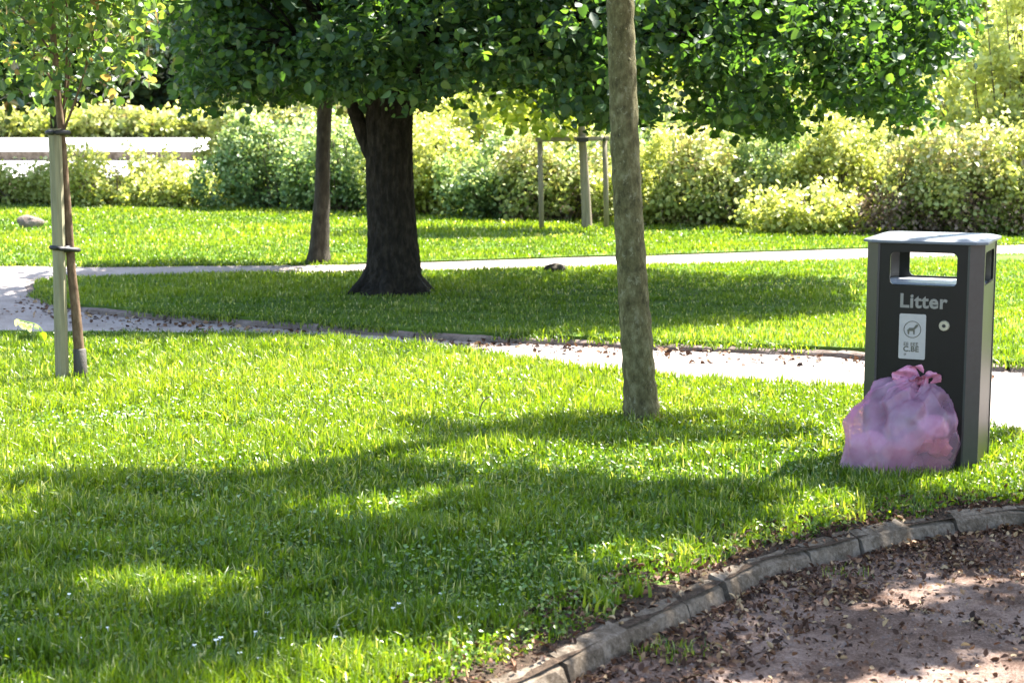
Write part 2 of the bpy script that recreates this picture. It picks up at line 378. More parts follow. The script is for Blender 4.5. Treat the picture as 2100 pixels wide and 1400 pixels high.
def turf(rng, poly, bands, name, label, edge=False, rim=()):
    parts = []
    for line, w0 in rim:        # blades creeping over the edge on to the path
        q = spline(line, 40); q = q[rng.integers(0, len(q), 9000)]; k = noise2(q[:, 0]*1.7, q[:, 1]*1.7, 19) > .42; q = q[k]
        x, y = q[:, 0]+rng.normal(size=len(q))*.05, q[:, 1]+rng.normal(size=len(q))*.06
        parts.append(blades(rng, x, y, .03+.06*rng.random(len(x)), np.full(len(x), w0), 1.2, -.035, rng.random(len(x))*.85))
    for (y0, y1, dens, h0, w0) in bands:
        x, y = scatter(rng, poly, y0, y1, dens)
        cl = noise2(x*3.2, y*3.2, 3); big = noise2(x*.9, y*.9, 8); fine = noise2(x*11, y*11, 21)
        keep = rng.random(len(x)) < (.25+.6*cl+.5*fine)
        if edge:
            d = soil_dist(x, y); keep &= d > -.03+.22*noise2(x*5, y*5, 30)+.04*(y < 6); 
        x, y, cl, big, fine = (q[keep] for q in (x, y, cl, big, fine))
        h = h0*(.2+.55*cl+.55*fine**1.5+.55*rng.random(len(x))**2)*(.75+.5*big)
        if edge:
            d = soil_dist(x, y); h *= np.clip(.45+d*1.2, .45, 1)
        t = np.clip(.12+.5*big*.6+.38*rng.random(len(x))+.25*(cl-.5), 0, .88)
        dry = rng.random(len(x)) < .05+.08*(noise2(x*1.7, y*1.7, 77) > .68); t[dry] = .9+.1*rng.random(dry.sum())  # dry blades; their pale tint also paints in sunlit tips
        parts.append(blades(rng, x, y, h, w0*(.6+.8*rng.random(len(x))), .8, 0, t))
    if edge:        # coarse brighter tufts standing above the rest
        x, y = scatter(rng, poly, 4.2, 12.5, 120); k = (noise2(x*1.6, y*1.6, 61) > .36) & (soil_dist(x, y) > .1); x, y = x[k], y[k]; m_ = 14
        x = np.repeat(x, m_)+rng.normal(size=len(x)*m_)*.022; y = np.repeat(y, m_)+rng.normal(size=len(y)*m_)*.022; hh = np.repeat(.055+.065*rng.random(len(k[k]))**1.5, m_)
        parts.append(blades(rng, x, y, hh*(.5+.5*rng.random(len(x))), .008+.007*rng.random(len(x)), 1.0, 0, np.clip(np.repeat(.35+.5*rng.random(len(k[k])), m_)+.1*rng.normal(size=len(x)), 0, .93)))
    v, f, s, t = merge(parts)
    return tag(link(name, raw_mesh(name, v, f, s, t), M['grass']), label, 'grass', kind='stuff')
turf(np.random.default_rng(1), lawn1, [(4.2, 6.2, 8500, .090, .0075), (6.2, 8.5, 6800, .088, .0085), (8.5, 13, 4400, .078, .010)], "grass", "bright uncut grass of the front lawn between kerb and near path", True)
turf(np.random.default_rng(2), island, [(10.5, 15, 2300, .05, .010), (15, 20, 1500, .05, .013)], "grass", "shaded grass of the middle lawn round the thick dark trunk", rim=((isl_near, .011), (isl_far, .013)))
turf(np.random.default_rng(3), lawn2, [(18, 24, 900, .06, .018), (24, 38, 420, .07, .028)], "grass", "sunny grass of the back lawn in front of the hedge", rim=((back_near, .014),))

# broad weed leaves and clover, and small white flowers, in the front lawn
rw = np.random.default_rng(17)
x, y = scatter(rw, lawn1, 4.4, 11, 520); k = (noise2(x*2.2, y*2.2, 41) > .52) & (soil_dist(x, y) > .1); x, y = x[k], y[k]
pos = np.stack([x, y, .02+.055*rw.random(len(x))], 1)
x2, y2 = scatter(rw, lawn1, 4.3, 10.5, 1300); k = (noise2(x2*2.9, y2*2.9, 43) > .30) & (soil_dist(x2, y2) > .04); x2, y2 = x2[k], y2[k]
tag(leaf_mesh("ground_ivy", rw, np.stack([x2, y2, .012+.045*rw.random(len(x2))], 1), .014, M['grass'], None, 1.2, 0, tint=.15+.7*rw.random(len(x2))), "small green broadleaf plants mixed through the front lawn", 'ground cover', kind='stuff')
tag(leaf_mesh("clover_leaves", rw, pos, .016, M['weed'], None, 1.6, 0), "pale broad clover and weed leaves among the front lawn's grass", 'ground cover', kind='stuff')
x, y = scatter(rw, lawn1, 4.6, 11, 26); k = (noise2(x*1.3, y*1.3, 51) > .6) & (soil_dist(x, y) > .15); x, y = x[k], y[k]
mb = MB()
for a, b in zip(x, y):
    h = .03+.02*rw.random(); dx, dy = (rw.random(2)-.5)*.02
    c = (a+dx, b+dy, h); r = .006+.004*rw.random()
    v = [(c[0]+r*math.cos(q*.7854), c[1]+r*math.sin(q*.7854), h+(.002 if q % 2 else -.001)) for q in range(8)]+[(c[0], c[1], h+.003)]
    mb.add(v, [(q, (q+1) % 8, 8) for q in range(8)]); mb.tube([(a, b, 0), c], .0012, 4, False)
M['daisy'] = simple("daisy white", (.75, .76, .72), .6, bmp=0, var=.05)
tag(mb.build("daisies", M['daisy']), "tiny white daisies dotted through the front lawn", 'flowers', kind='stuff')

# fallen leaves and grit on the foreground path, thickest against the kerb
def kerb_scatter(rng, n, off0, off1, power=1.0):
    i = rng.integers(0, len(SOIL)-1, n); t = rng.random(n)[:, None]; p = SOIL[i]*(1-t)+SOIL[i+1]*t
    tt = unit(SOIL[i+1]-SOIL[i]); nn = np.stack([tt[:, 1], -tt[:, 0], 0*tt[:, 0]], 1)
    o = off0+(off1-off0)*rng.random(n)**power
    return p+nn*o[:, None]
rl = np.random.default_rng(23)
p = np.concatenate([kerb_scatter(rl, 6500, .11, .5, 1.7), kerb_scatter(rl, 8000, .35, 3.0, 1.1)]); p[:, 2] = LOW+.006+.016*rl.random(len(p))
tag(leaf_mesh("leaf_litter", rl, p, .017, M['litter'], None, .9, 0, sizevar=.85, shape=LEAFN*np.array([1.9, 1, 2.2])), "brown fallen leaves and bits lying on the path below the kerb", 'leaf litter', kind='stuff')
p = kerb_scatter(rl, 3500, -.34, .03, 1); p[:, 2] = .012+.012*rl.random(len(p))
tag(leaf_mesh("leaf_litter", rl, p, .018, M['litter'], None, 1, 0, sizevar=.8, shape=LEAFN*np.array([1.7, 1, 4])), "dry leaves and clippings on the bare soil strip above the kerb", 'leaf litter', kind='stuff')
p = kerb_scatter(rl, 5000, .13, 3.2, .9); mb = MB()
v = []; f = []; s4 = np.array([[1, 0, 0], [0, 1, 0], [-1, 0, 0], [0, -1, 0], [0, 0, 1.1]])
sz = .0025+.006*rl.random(len(p))**2
v = (np.stack([p[:, 0], p[:, 1], np.full(len(p), LOW+.004)], 1)[:, None]+s4[None]*sz[:, None, None]*(.7+.6*rl.random((len(p), 5, 1)))).reshape(-1, 3)
base = (np.arange(len(p))*5)[:, None]; f = (base+np.array([[0, 1, 4, 1, 2, 4, 2, 3, 4, 3, 0, 4]])).ravel()
tag(link("grit", raw_mesh("grit", v, f, np.full(len(p)*4, 3)), M['kerb_far']), "small grit and pebbles scattered over the foreground path", 'grit', kind='stuff')
q = spline(isl_near+[(9, 10.8, 0)], 60); q = q[rl.integers(0, len(q), 1300)]; q[:, 1] -= .1+np.abs(rl.normal(size=len(q)))*.35; q[:, 0] += rl.normal(size=len(q))*.1; q[:, 2] = LOW+.012
tag(leaf_mesh("leaf_litter", rl, q, .03, M['litter'], None, 1.2, 0, sizevar=.7), "scattered brown leaf bits along the near path beyond the front lawn", 'leaf litter', kind='stuff')
# weeds rooted in the gutter
rg = np.random.default_rng(29)
for i, (px, py, n, lab) in enumerate([(1375, 1340, 150, "largest tuft of weeds growing in the gutter at the kerb's foot"), (1720, 1180, 40, "small sparse weed sprouting at the foot of the kerb midway along"), (2060, 1078, 45, "small tuft of weeds against the kerb's far end below the bin")]):
    c = P(px, py, LOW)
    a = np.stack([c[0]+rg.normal(size=n)*.06, c[1]+rg.normal(size=n)*.05], 1)
    v, f, s, t = blades(rg, a[:, 0], a[:, 1], .02+.045*rg.random(n), np.full(n, .005), 1.1, LOW, rg.random(n)*.9)
    tag(link("weed_tuft", raw_mesh("weed_tuft", v, f, s, t), M['grass']), lab, 'weed', 'weed tufts in the gutter', 'stuff')

# ------------------------------------------------------------------ trees
def limb(mb, rng, a, b, r0, r1, sag=.12, seg=7, n=6):
    a, b = np.array(a, float), np.array(b, float); L = np.linalg.norm(b-a)
    c = (a+b)/2+np.array([(rng.random()-.5)*.2*L, (rng.random()-.5)*.2*L, sag*L])
    pts = [(1-t)**2*a+2*t*(1-t)*c+t*t*b for t in np.linspace(0, 1, n)]
    mb.tube(pts, list(np.linspace(r0, r1, n)), seg, wob=.12, rng=rng); return pts
def branches(root, rng, hub, targets, r0, m, cl, twigs=60, part="branch"):
    """limbs from the trunk's head to targets, twigs from the limbs to leaf clusters"""
    nodes = []
    for b in targets:
        mb = MB(); pts = limb(mb, rng, hub if not isinstance(hub, list) else hub[rng.integers(len(hub))], b, r0*(.6+.4*rng.random()), r0*.2)
        near = cl[np.argsort(np.linalg.norm(cl-np.array(b), axis=1))[:max(1, twigs//len(targets))]]
        for q in near:
            k = min(range(len(pts)), key=lambda i: np.linalg.norm(pts[i]-q)); k = max(1, k-1)
            limb(mb, rng, pts[k], q, r0*.16, r0*.04, .05, 5, 4)
        mb.build(part, m, root, True)
def ground_shadow(c): return c[:, :2]-SUN[:2]/SUN[2]*c[:, 2:3]
def dapple(x, y):  # mask of wanted ground shade; unseen crowns lose the leaf clusters outside it
    path_ = y < 4.9+.95*x
    return np.where(path_, noise2(x*3.4, y*8.0, 91) > .55, noise2(x*3.8, y*6.4, 35) > .46)
FRONT_Y = lambda gx: 7.75+.35*np.clip((gx+.9)/1.2, 0, 1)

# -- slim tree standing in the front lawn
rt = np.random.default_rng(101)
B = np.array(P(1318, 868)); D = B[1]
root = thing("slim_tree", tuple(B), "slim olive grey tree trunk standing alone in the front lawn, nearest the litter bin", 'tree')
ctr = [(1320, 890, 54), (1318, 872, 46), (1316, 850, 39.5), (1312, 790, 34), (1306, 700, 33), (1300, 620, 31.5), (1295, 540, 30.5), (1289, 440, 30), (1284, 350, 29.5), (1279, 220, 28.5), (1274, 80, 28), (1271, -20, 27.5), (1266, -140, 27), (1262, -260, 26)]
pts = []; rad = []
for (px, py, r) in ctr:
    q = np.array(PD(px, py, D+.02)); pts.append(q-B); rad.append(r/FPX*D*1.0)
pts = spline(pts, 6); rad = np.interp(np.linspace(0, 1, len(pts)), np.linspace(0, 1, len(rad)), rad)
rad = rad*(1+.035*np.sin(np.arange(len(rad))*1.9)+.03*(rt.random(len(rad))-.5))
mb = MB(); mb.tube(pts, list(rad), 48, wob=.02, rng=rt, rid=.03, nr=7)
for k in range(26):      # knots and flaking scars on the bark
    i = rt.integers(8, len(pts)-8); th = rt.random()*6.28; d = np.array([math.cos(th), math.sin(th), 0]); c = pts[i]+d*rad[i]*.93
    mb.tube([c-[0, 0, .014], c, c+[0, 0, .014]], [.004, .011+.006*rt.random(), .004], 7)
trunk = mb.build("trunk", M['bark_young'], root, True)
head = pts[-1]
crownB = [(.15, -1.0, 3.9, 1.8, 1.5, 1.0), (-.5, -1.6, 4.4, 1.3, 1.1, 1.1), (.9, -.7, 4.6, 1.5, 1.3, 1.2), (.2, -1.2, 5.4, 1.6, 1.3, .9)]
cl = clusters_in(rt, crownB, 1150, .15); g = ground_shadow(cl+B)
ok = g[:, 1] < FRONT_Y(g[:, 0])-.2*rt.random(len(g)); cl = cl[ok & (cl[:, 2] > 3.0) & dapple(g[:, 0], g[:, 1])]
leaf_mesh("crown", rt, spray(rt, cl, 46, .17), .07, M['overhead'], root)
branches(root, rt, head, [np.array(b[:3]) for b in crownB]+[np.array([.6, .2, 4.6])], .05, M['bark_young'], cl, 80)

# -- tree out of the frame to the right added with its crown culled to shape the shade below
def overhead_tree(base, hub_h, blobs, n, keepf, seed, label, per=40, r0=.11):
    r = np.random.default_rng(seed); base = np.array(base, float)
    root = thing("park_tree", tuple(base), label, 'tree')
    mb = MB(); pts = spline([(0, 0, -.02), (.03, 0, .1), (.02, .03, 1.2), (-.05, .02, hub_h)], 6)
    mb.tube(pts, list(np.interp(np.linspace(0, 1, len(pts)), [0, .1, 1], [r0*1.7, r0*1.1, r0*.8])), 18, wob=.05, rng=r); mb.build("trunk", M['bark_dark'], root, True)
    cl = clusters_in(r, blobs, n, .1); g = ground_shadow(cl+base)
    cl = cl[keepf(g, r) & (cl[:, 2] > 3.05)]
    leaf_mesh("crown", r, spray(r, cl, per, .15), .07, M['overhead'], root)
    branches(root, r, pts[-1], [np.array(b[:3]) for b in blobs], r0*.55, M['bark_dark'], cl, 60)
def keep_right(g, r):
    x, y = g[:, 0], g[:, 1]; dp = dapple(x, y)
    low = y < 7.3
    lawnf = (y < FRONT_Y(x)) & (y >= 7.3) & ~((x > -.6) & (y > 7.45))
    band = (y > 8.4) & (y < 9.1) & (x > -.5) & (x < 1.5)
    near_bin = (x > 1.05) & (x < 2.75) & (y > 7.15) & (y < 8.5)
    return ((low | lawnf) & dp & ~near_bin) | band
overhead_tree((4.9, 10.6, 0), 3.4, [(-1.0, -1.5, 4.6, 2.6, 2.2, 1.3), (-2.6, -2.6, 4.4, 2.0, 1.8, 1.1), (.8, -2.6, 4.8, 2.0, 2.0, 1.3), (-2.2, -.7, 5.6, 1.8, 1.6, 1.0), (-.6, -4.2, 4.6, 1.9, 1.5, 1.0), (-3.6, -3.6, 4.2, 1.2, 1.2, .8)], 3200, keep_right, 202,
              "unseen tree right of the bin, crown shaped to shade the path")

# -- thick dark tree on the middle lawn
rt = np.random.default_rng(303)
B = np.array(P(803, 600)); D = B[1]
root = thing("broad_tree", tuple(B), "thick dark trunked tree with low dense green crown on the middle lawn", 'tree')
ctr = [(803, 612, 84), (803, 598, 74), (804, 585, 64), (806, 565, 58), (807, 535, 54), (805, 490, 50), (802, 430, 48), (799, 360, 47), (798, 300, 46), (798, 250, 47), (797, 205, 47), (796, 150, 44), (793, 60, 42)]
pts = [np.array(PD(a, b, D))-B for a, b, _ in ctr]; rad = [r/FPX*D for *_, r in ctr]
pts = spline(pts, 5); rad = np.interp(np.linspace(0, 1, len(pts)), np.linspace(0, 1, len(rad)), rad)
pts = spline(pts[::2], 4); rad = np.interp(np.linspace(0, 1, len(pts)), np.linspace(0, 1, len(rad)), rad)
mb = MB(); mb.tube(pts, list(rad), 90, wob=.02, rng=rt, rid=.075, nr=17)
for th in (200, 335, 265, 20, 120, 160):      # root flares
    d = np.array([math.cos(R(th)), math.sin(R(th)), 0])
    mb.tube([d*.16+[0, 0, .32], d*.25+[0, 0, .12], d*.36+[0, 0, .02], d*.47+[0, 0, -.05]], [.07, .085, .07, .03], 10, wob=.1, rng=rt)
mb.build("trunk", M['bark_dark'], root, True)
def rel(px, py, d): return np.array(PD(px, py, d))-B
hub = [rel(795, 180, D), rel(790, 60, D)]
mb = MB(); mb.tube(spline([rel(770, 330, D), rel(748, 285, D), rel(730, 235, D), rel(712, 190, D-.1), rel(680, 90, D-.4), rel(600, -60, D-.8)], 5), [.085]*4+[.075]*8+[.06]*14, 12, wob=.08, rng=rt); mb.build("branch", M['bark_dark'], root, True)
# crown: lower fringe follows the hanging outline, upper mass fills above it
xo = [380, 430, 500, 560, 620, 700, 760, 850, 900, 950, 1000, 1080, 1150, 1230, 1330, 1400, 1500, 1600, 1660, 1720, 1780, 1840, 1880, 1920, 1980]
yo = [225, 215, 175, 195, 185, 205, 182, 200, 180, 135, 190, 225, 205, 238, 245, 255, 235, 272, 262, 225, 200, 242, 262, 185, 120]
n = 2300; px = rt.uniform(395, 1975, n); ylim = np.interp(px, xo, yo)+34*(noise2(px*.045, px*0, 71)-.5)+22*(noise2(px*.13, px*0, 72)-.5); py = ylim-12-(rt.random(n)**1.0)*(ylim+60)
dd = rt.uniform(13.6, 19.4, n); keep = (py < 170*(1975-px)/60) & (rt.random(n) < np.where(py < 40, .7, 1))
xr = (px-1150)/780; dd = 16.8+(dd-16.5)*np.sqrt(np.clip(1-xr*xr*.8, .1, 1))
cl = np.array([PD(a, b, c) for a, b, c in zip(px[keep], py[keep], dd[keep])])-B
gap = (noise2(px[keep]*.024, py[keep]*.034, 66) > .40) & ~((np.abs(px[keep]-965) < 38) & (py[keep] > 95) & (rt.random(keep.sum()) < .85))
cl = cl[gap]
leaf_mesh("foliage", rt, spray(rt, cl, 40, .26, .55), .068, M['linden'], root, .7, .5, sizevar=.55)
blobs = [(.2, .7, 3.6, 3.1, 2.8, 1.1), (3.0, .9, 3.9, 2.6, 2.6, 1.1), (1.5, 1.0, 4.9, 3.2, 2.8, 1.2), (-1.4, .4, 4.2, 2.2, 2.3, 1.2), (4.2, .6, 3.5, 1.6, 2.0, .9), (-2.5, .1, 3.9, 1.6, 1.8, .9)]
cu = clusters_in(rt, blobs, 1500, .1); g = ground_shadow(cu+B)
sx = g[:, 0]/g[:, 1]*FPX+1050
ok = (g[:, 1] < 18.4) & (g[:, 1] > np.interp(sx, [150, 900, 1100, 1300, 1500, 1780], [12.5, 12.6, 13.3, 14.1, 14.6, 15.3])) & (sx > -60) & (cu[:, 2] > 2.9)
sunny = noise2(g[:, 0]*2.2, g[:, 1]*4.5, 12) > .33
band2 = (g[:, 1] > 17.4) & (noise2(g[:, 0]*1.5, g[:, 1]*3, 13) < .55)
cu = cu[ok & sunny & ~band2]
leaf_mesh("crown", rt, spray(rt, cu, 21, .36), .16, M['linden'], root, 1.2, .3)
branches(root, rt, hub, [np.array(b[:3]) for b in blobs]+[rel(560, 90, 15.5), rel(1080, 120, 16), rel(1450, 60, 16.6), rel(1750, 90, 16.6), rel(1250, 20, 15)], .1, M['bark_dark'], np.concatenate([cl[::6], cu[::6]]), 150)

# -- slimmer tree just beyond the back path
rt = np.random.default_rng(404)
B = np.array(P(653, 537)); D = B[1]
root = thing("slender_tree", tuple(B), "slender dark tree beyond the back path, left of the thick trunk", 'tree')
ctr = [(652, 545, 30), (653, 535, 26), (655, 505, 21), (658, 450, 18), (661, 380, 15.5), (663, 300, 14.5), (666, 220, 15.5), (668, 150, 14), (672, 60, 13)]
mb = MB(); p_ = spline([rel(a, b, D) for a, b, _ in ctr], 5); r_ = np.interp(np.linspace(0, 1, len(p_)), np.linspace(0, 1, len(ctr)), [c[2]/FPX*D for c in ctr])
mb.tube(p_, list(r_), 16, wob=.08, rng=rt); mb.build("trunk", M['bark_far'], root, True)
cl = clusters_in(rt, [(0, 0, 2.6, 1.2, 1.2, .6), (.1, .1, 3.6, 1.4, 1.4, .9)], 230, .1); cl = cl[cl[:, 2] > 2.05]
leaf_mesh("crown", rt, spray(rt, cl, 26, .3), .11, M['linden'], root, .8, .4)
branches(root, rt, p_[-8], [np.array([.7, .2, 2.6]), np.array([-.7, 0, 2.7]), np.array([0, .4, 3.6]), np.array([.3, -.6, 3.0])], .05, M['bark_far'], cl, 40)

# -- staked sapling on the left
rt = np.random.default_rng(505)
B = np.array(P(165, 782)); D = B[1]
root = thing("sapling", tuple(B), "young brown stemmed sapling with light green leaves tied to a stake at left", 'tree')
ctr = [(166, 790, 12), (164, 740, 11.5), (160, 690, 10.5), (154, 620, 9.5), (147, 560, 9), (143, 500, 9), (137, 420, 8.5), (131, 340, 8), (125, 260, 7.5), (119, 200, 7), (115, 140, 6.5), (108, 60, 6), (102, -40, 5), (98, -160, 4)]
mb = MB(); p_ = spline([rel(a, b, D) for a, b, _ in ctr], 4); r_ = np.interp(np.linspace(0, 1, len(p_)), np.linspace(0, 1, len(ctr)), [c[2]/FPX*D for c in ctr])
mb.tube(p_, list(r_), 14, wob=.07, rng=rt); mb.build("trunk", M['bark_brown'], root, True)
mb = MB(); mb.tube([rel(167, 792, D), rel(165, 760, D), rel(163, 716, D), rel(163, 714, D)], [.046, .045, .042, .036], 14); mb.build("tree_guard", M['guard'], root, True)
n = 420; px = np.clip(rt.normal(118, 118, n), -160, 345); yl = np.interp(px, [-160, 0, 60, 120, 200, 300, 345], [200, 205, 190, 205, 160, 150, 90]); py = yl-(rt.random(n)**.8)*(yl+330)
cl = np.array([PD(a, b, c) for a, b, c in zip(px, py, rt.uniform(D-.75, D+.75, n))])-B
cl = cl[noise2(px*.03, py*.03, 4) > .34]
leaf_mesh("foliage", rt, spray(rt, cl, 14, .17, .9), .055, M['sapling'], root, .5, .7)
branches(root, rt, [p_[-22], p_[-16], p_[-12]], [rel(60, 110, D), rel(190, 60, D-.2), rel(20, 20, D+.3), rel(250, 20, D), rel(150, -60, D+.2), rel(110, -200, D)], .013, M['bark_brown'], cl, 70)
SB = np.array(P(127, 782)); SD = SB[1]-.05
st = thing("tree_stake", tuple(SB), "weathered grey green timber stake beside the sapling at left", 'stake')
def rs(px, py): return np.array(PD(px, py, SD))-SB
mb = MB(); pts = [rs(128, 788), rs(124, 640), rs(119, 450), rs(112, 264)]
mb.tube(spline(pts, 6), [.044]*7+[.042]*12, 8, wob=.03, rng=rt); mb.build("post", M['stake'], st, False)
for (xa, ya, xb, yb) in [(112, 272, 126, 272), (120, 507, 146, 513)]:
    a = rs(xa, ya)+[0, 0, 0]; b = np.array(PD(xb, yb, D))-SB; c = (a+b)/2; u = (b-a); u[2] = 0; L = np.linalg.norm(u)/2; u = unit(u); w = np.array([-u[1], u[0], 0])
    mb = MB(); ring = []
    for q in range(25):
        t = 2*math.pi*q/24; e = L+.048; ring.append(c+u*e*math.cos(t)+w*.055*math.sin(t)+np.array([0, 0, (b[2]-a[2])/2*math.cos(t)]))
    mb.tube(ring, .016, 6, False); mb.box(c, (.02, .045, .02), math.atan2(u[1], u[0])); mb.build("tie", M['rubber'], st, True)

# -- double-staked young tree by the hedge
rt = np.random.default_rng(606)
B = np.array(P(1203, 470)); D = B[1]
root = thing("young_tree", tuple(B), "young pale stemmed tree between timber posts in front of the hedge", 'tree')
ctr = [(1204, 474, 12), (1203, 440, 10), (1200, 380, 9.5), (1195, 300, 8.5), (1191, 220, 7), (1190, 140, 6), (1190, 40, 5)]
mb = MB(); p_ = spline([rel(a, b, D) for a, b, _ in ctr], 4); mb.tube(p_, list(np.interp(np.linspace(0, 1, len(p_)), np.linspace(0, 1, len(ctr)), [c[2]/FPX*D for c in ctr])), 10, wob=.08, rng=rt)
mb.build("trunk", M['stake_pale'], root, True)
n = 330; px = rt.normal(1130, 105, n); py = rt.uniform(-40, 262, n); k = (py < 262-np.abs(px-1120)*.35); px, py = px[k], py[k]
cl = np.array([PD(a, b, c) for a, b, c in zip(px, py, rt.uniform(D-1, D+1, len(px)))])-B
leaf_mesh("foliage", rt, spray(rt, cl, 12, .28, .9), .12, M['lime'], root, .5, .6)
branches(root, rt, [p_[-5], p_[-9]], [rel(1110, 150, D), rel(1040, 100, D), rel(1250, 130, D), rel(1150, 20, D), rel(1070, 200, D)], .035, M['stake_pale'], cl, 40)
fr = thing("stake_frame", tuple(B+[0, -.1, 0]), "two thin timber posts with a crossbar holding the young tree by the hedge", 'tree support')
O = B+[0, -.1, 0]
for px, pt, pb in ((1108, 283, 472), (1241, 282, 462)):
    mb = MB(); a = np.array(PD(px+3, pb+3, D-.1))-O; b = np.array(PD(px-1, pt, D-.1))-O; mb.tube([a, (a+b)/2, b], .042, 10); mb.build("post", M['stake_pale'], fr, True)
mb = MB(); a = np.array(PD(1098, 287, D-.19))-O; b = np.array(PD(1250, 284, D-.19))-O; mb.tube([a, b], .036, 10); mb.build("crossbar", M['stake_pale'], fr, True)
mb = MB(); c = np.array(PD(1194, 287, D-.13))-O; mb.box(c, (.09, .11, .035)); mb.build("tie", M['rubber'], fr)

# ------------------------------------------------------------------ hedge and shrubs
def shrub(px, py, w, h, m, label, seed, n=1500, leaf=.075, depth=1.0, group='shrubs of the hedge', zb=None, d=None, shape=LEAF, dry=0, name="shrub", per=14):
    r = np.random.default_rng(seed)
    B = np.array(P(px, py)) if d is None else np.array([(px-1050)/FPX*d, d, float(terrain(0, d))])
    root = thing(name, tuple(B), label, 'shrub', group); w *= 1.2
    k = 10; blobs = []
    for i in range(k):
        bx = (r.random()*2-1)*w*.42; by = (r.random()*2-1)*depth*.3; rr = .38+.3*r.random(); hh = h*(.5+.5*r.random()) if i else h
        blobs.append((bx, by+depth*.4, hh*.52, w*.5*rr, depth*.55*rr, hh*.5))
    cl = clusters_in(r, blobs, n, .8); cl = cl[cl[:, 2] > .06*h]; cl[:, 2] += np.where((cl[:, 2] > .65*h) & (noise2(cl[:, 0]*9, cl[:, 1]*9, seed) > .6), .22*h*r.random(len(cl)), 0); cl = cl[noise2(cl[:, 0]*4+seed, cl[:, 2]*5+cl[:, 1]*3, seed+1) > .3]
    lv = spray(r, cl, per, leaf*2.0, 1.1); lv = lv[lv[:, 2] > .02]
    tint = np.clip(r.random(len(lv))*.6+.5*(lv[:, 2]/h)*r.random(len(lv))**.5+.1*noise2(lv[:, 0]*5, lv[:, 2]*5, seed), 0, 1)  # tint rises with height: sunlit top and shaded foot painted into the leaves
    leaf_mesh("foliage", r, lv, leaf, m, root, .4, .1, tint, shape, .6)
    mb = MB()
    for b in blobs:
        for _ in range(3):
            tgt = np.array([b[0]+(r.random()-.5)*w*.3, b[1]+(r.random()-.5)*.4, b[2]*1.5]); limb(mb, r, (b[0]*.4+(r.random()-.5)*.3, depth*.4+(r.random()-.5)*.3, -.02), tgt, .022, .008, .02, 5, 5)
    mb.build("stem", M['twig'], root, True)
    if dry:
        q = clusters_in(r, [(0, depth*.35, .35*h*.5, w*.5, depth*.5, .3*h)], dry, .8); q = q[q[:, 2] > .02]
        leaf_mesh("dry_leaves", r, spray(r, q, per, .16, 1), leaf*.8, M['dryleaf'], root, .3, .3)
    return root
S = [  # px base, py base, width m, height m, material, label
 (-150, 418, 2.6, .8, 'gold', "low golden shrub cut by the photo's left edge"),
 (40, 421, 2.5, .82, 'gold', "low golden hedge shrub just left of the sapling stake"),
 (235, 425, 1.9, 1.2, 'gold', "golden shrub with a pointed top standing up in front of the far road"),
 (385, 428, 2.1, .8, 'gold', "low yellow hedge shrub between the pointed golden one and the tall green one"),
 (560, 432, 2.1, 1.85, 'varieg', "tall rounded grey green shrub left of the slender tree"),
 (700, 436, 1.6, 1.75, 'varieg', "dark green shrub seen between the slender tree and the thick trunk"),
 (905, 444, 1.9, 1.75, 'gold', "yellow topped shrub directly right of the thick dark trunk"),
 (1040, 450, 1.6, 1.55, 'varieg', "grey green shrub between the thick trunk and the staked young tree"),
 (1160, 455, 1.6, 1.45, 'rosy', "yellowish shrub directly behind the staked young tree"),
 (1370, 464, 1.6, 1.6, 'gold', "pale yellow shrub just right of the slim front trunk"),
 (1480, 468, 1.4, 1.55, 'rosy', "speckled pale shrub second to the right of the slim front trunk"),
 (1590, 466, 1.6, 1.85, 'varieg', "dark leaved shrub with pale tips under the crown's lowest part"),
 (1730, 470, 1.7, 1.75, 'gold', "sunlit shrub rising behind the low yellow one"),
 (1715, 484, 1.7, .78, 'gold', "low bright yellow shrub left of the litter bin's top"),
 (1860, 482, 1.7, 1.5, 'rosy', "pale shrub with brown dead lower leaves behind the bin's left half"),
 (2020, 484, 1.7, 1.65, 'rosy', "pale shrub with brown dead lower leaves at the photo's right edge"),
 (2210, 488, 1.9, 1.8, 'gold', "yellow shrub beyond the photo's right edge"),
]
for i, (px, py, w, h, mk, lab) in enumerate(S):
    shrub(px, py, w, h, M[mk], lab, 700+i, n=int(330*w*h), leaf=.062, dry=220 if 'dead' in lab else (60 if mk == 'rosy' else 0), depth=1.3)
# taller shrubs behind, right side
TS = [(1950, 29.0, 3.2, 3.4, 'pale', "tall pale shrub behind the bin, lower of the two rising at right"), (2110, 28.0, 3.2, 4.9, 'pale', "tallest pale shrub at the right edge of the photo"),
      (1770, 31.5, 2.8, 3.0, 'gold', "tall golden shrub just beyond the big crown's right end"), (1420, 32, 3, 2.1, 'varieg', "green shrub standing in the second row right of the slim front trunk")] + [(px, d, 2.8, h, mk, lab) for px, d, h, mk, lab in [
 (610, 35, 2.2, 'gold', "pale bush in the second row over the tall grey green shrub"), (700, 35.5, 2.5, 'rosy', "pale bush in the second row between slender and thick trunk"),
 (900, 34, 2.5, 'gold', "golden bush in the second row just right of the thick trunk"), (1060, 34.5, 2.3, 'suntree', "bright bush in the second row left of the staked young tree"),
 (1230, 33.5, 2.5, 'rosy', "pale bush in the second row behind the crossbar"), (1560, 32.5, 2.4, 'rosy', "speckled bush in the second row under the big crown's right part")]]
for i, (px, d, w, h, mk, lab) in enumerate(TS):
    shrub(px, 0, w, h, M[mk], lab, 760+i, n=int(130*w*h), leaf=.08, d=d, depth=2, group='tall shrubs behind the hedge')

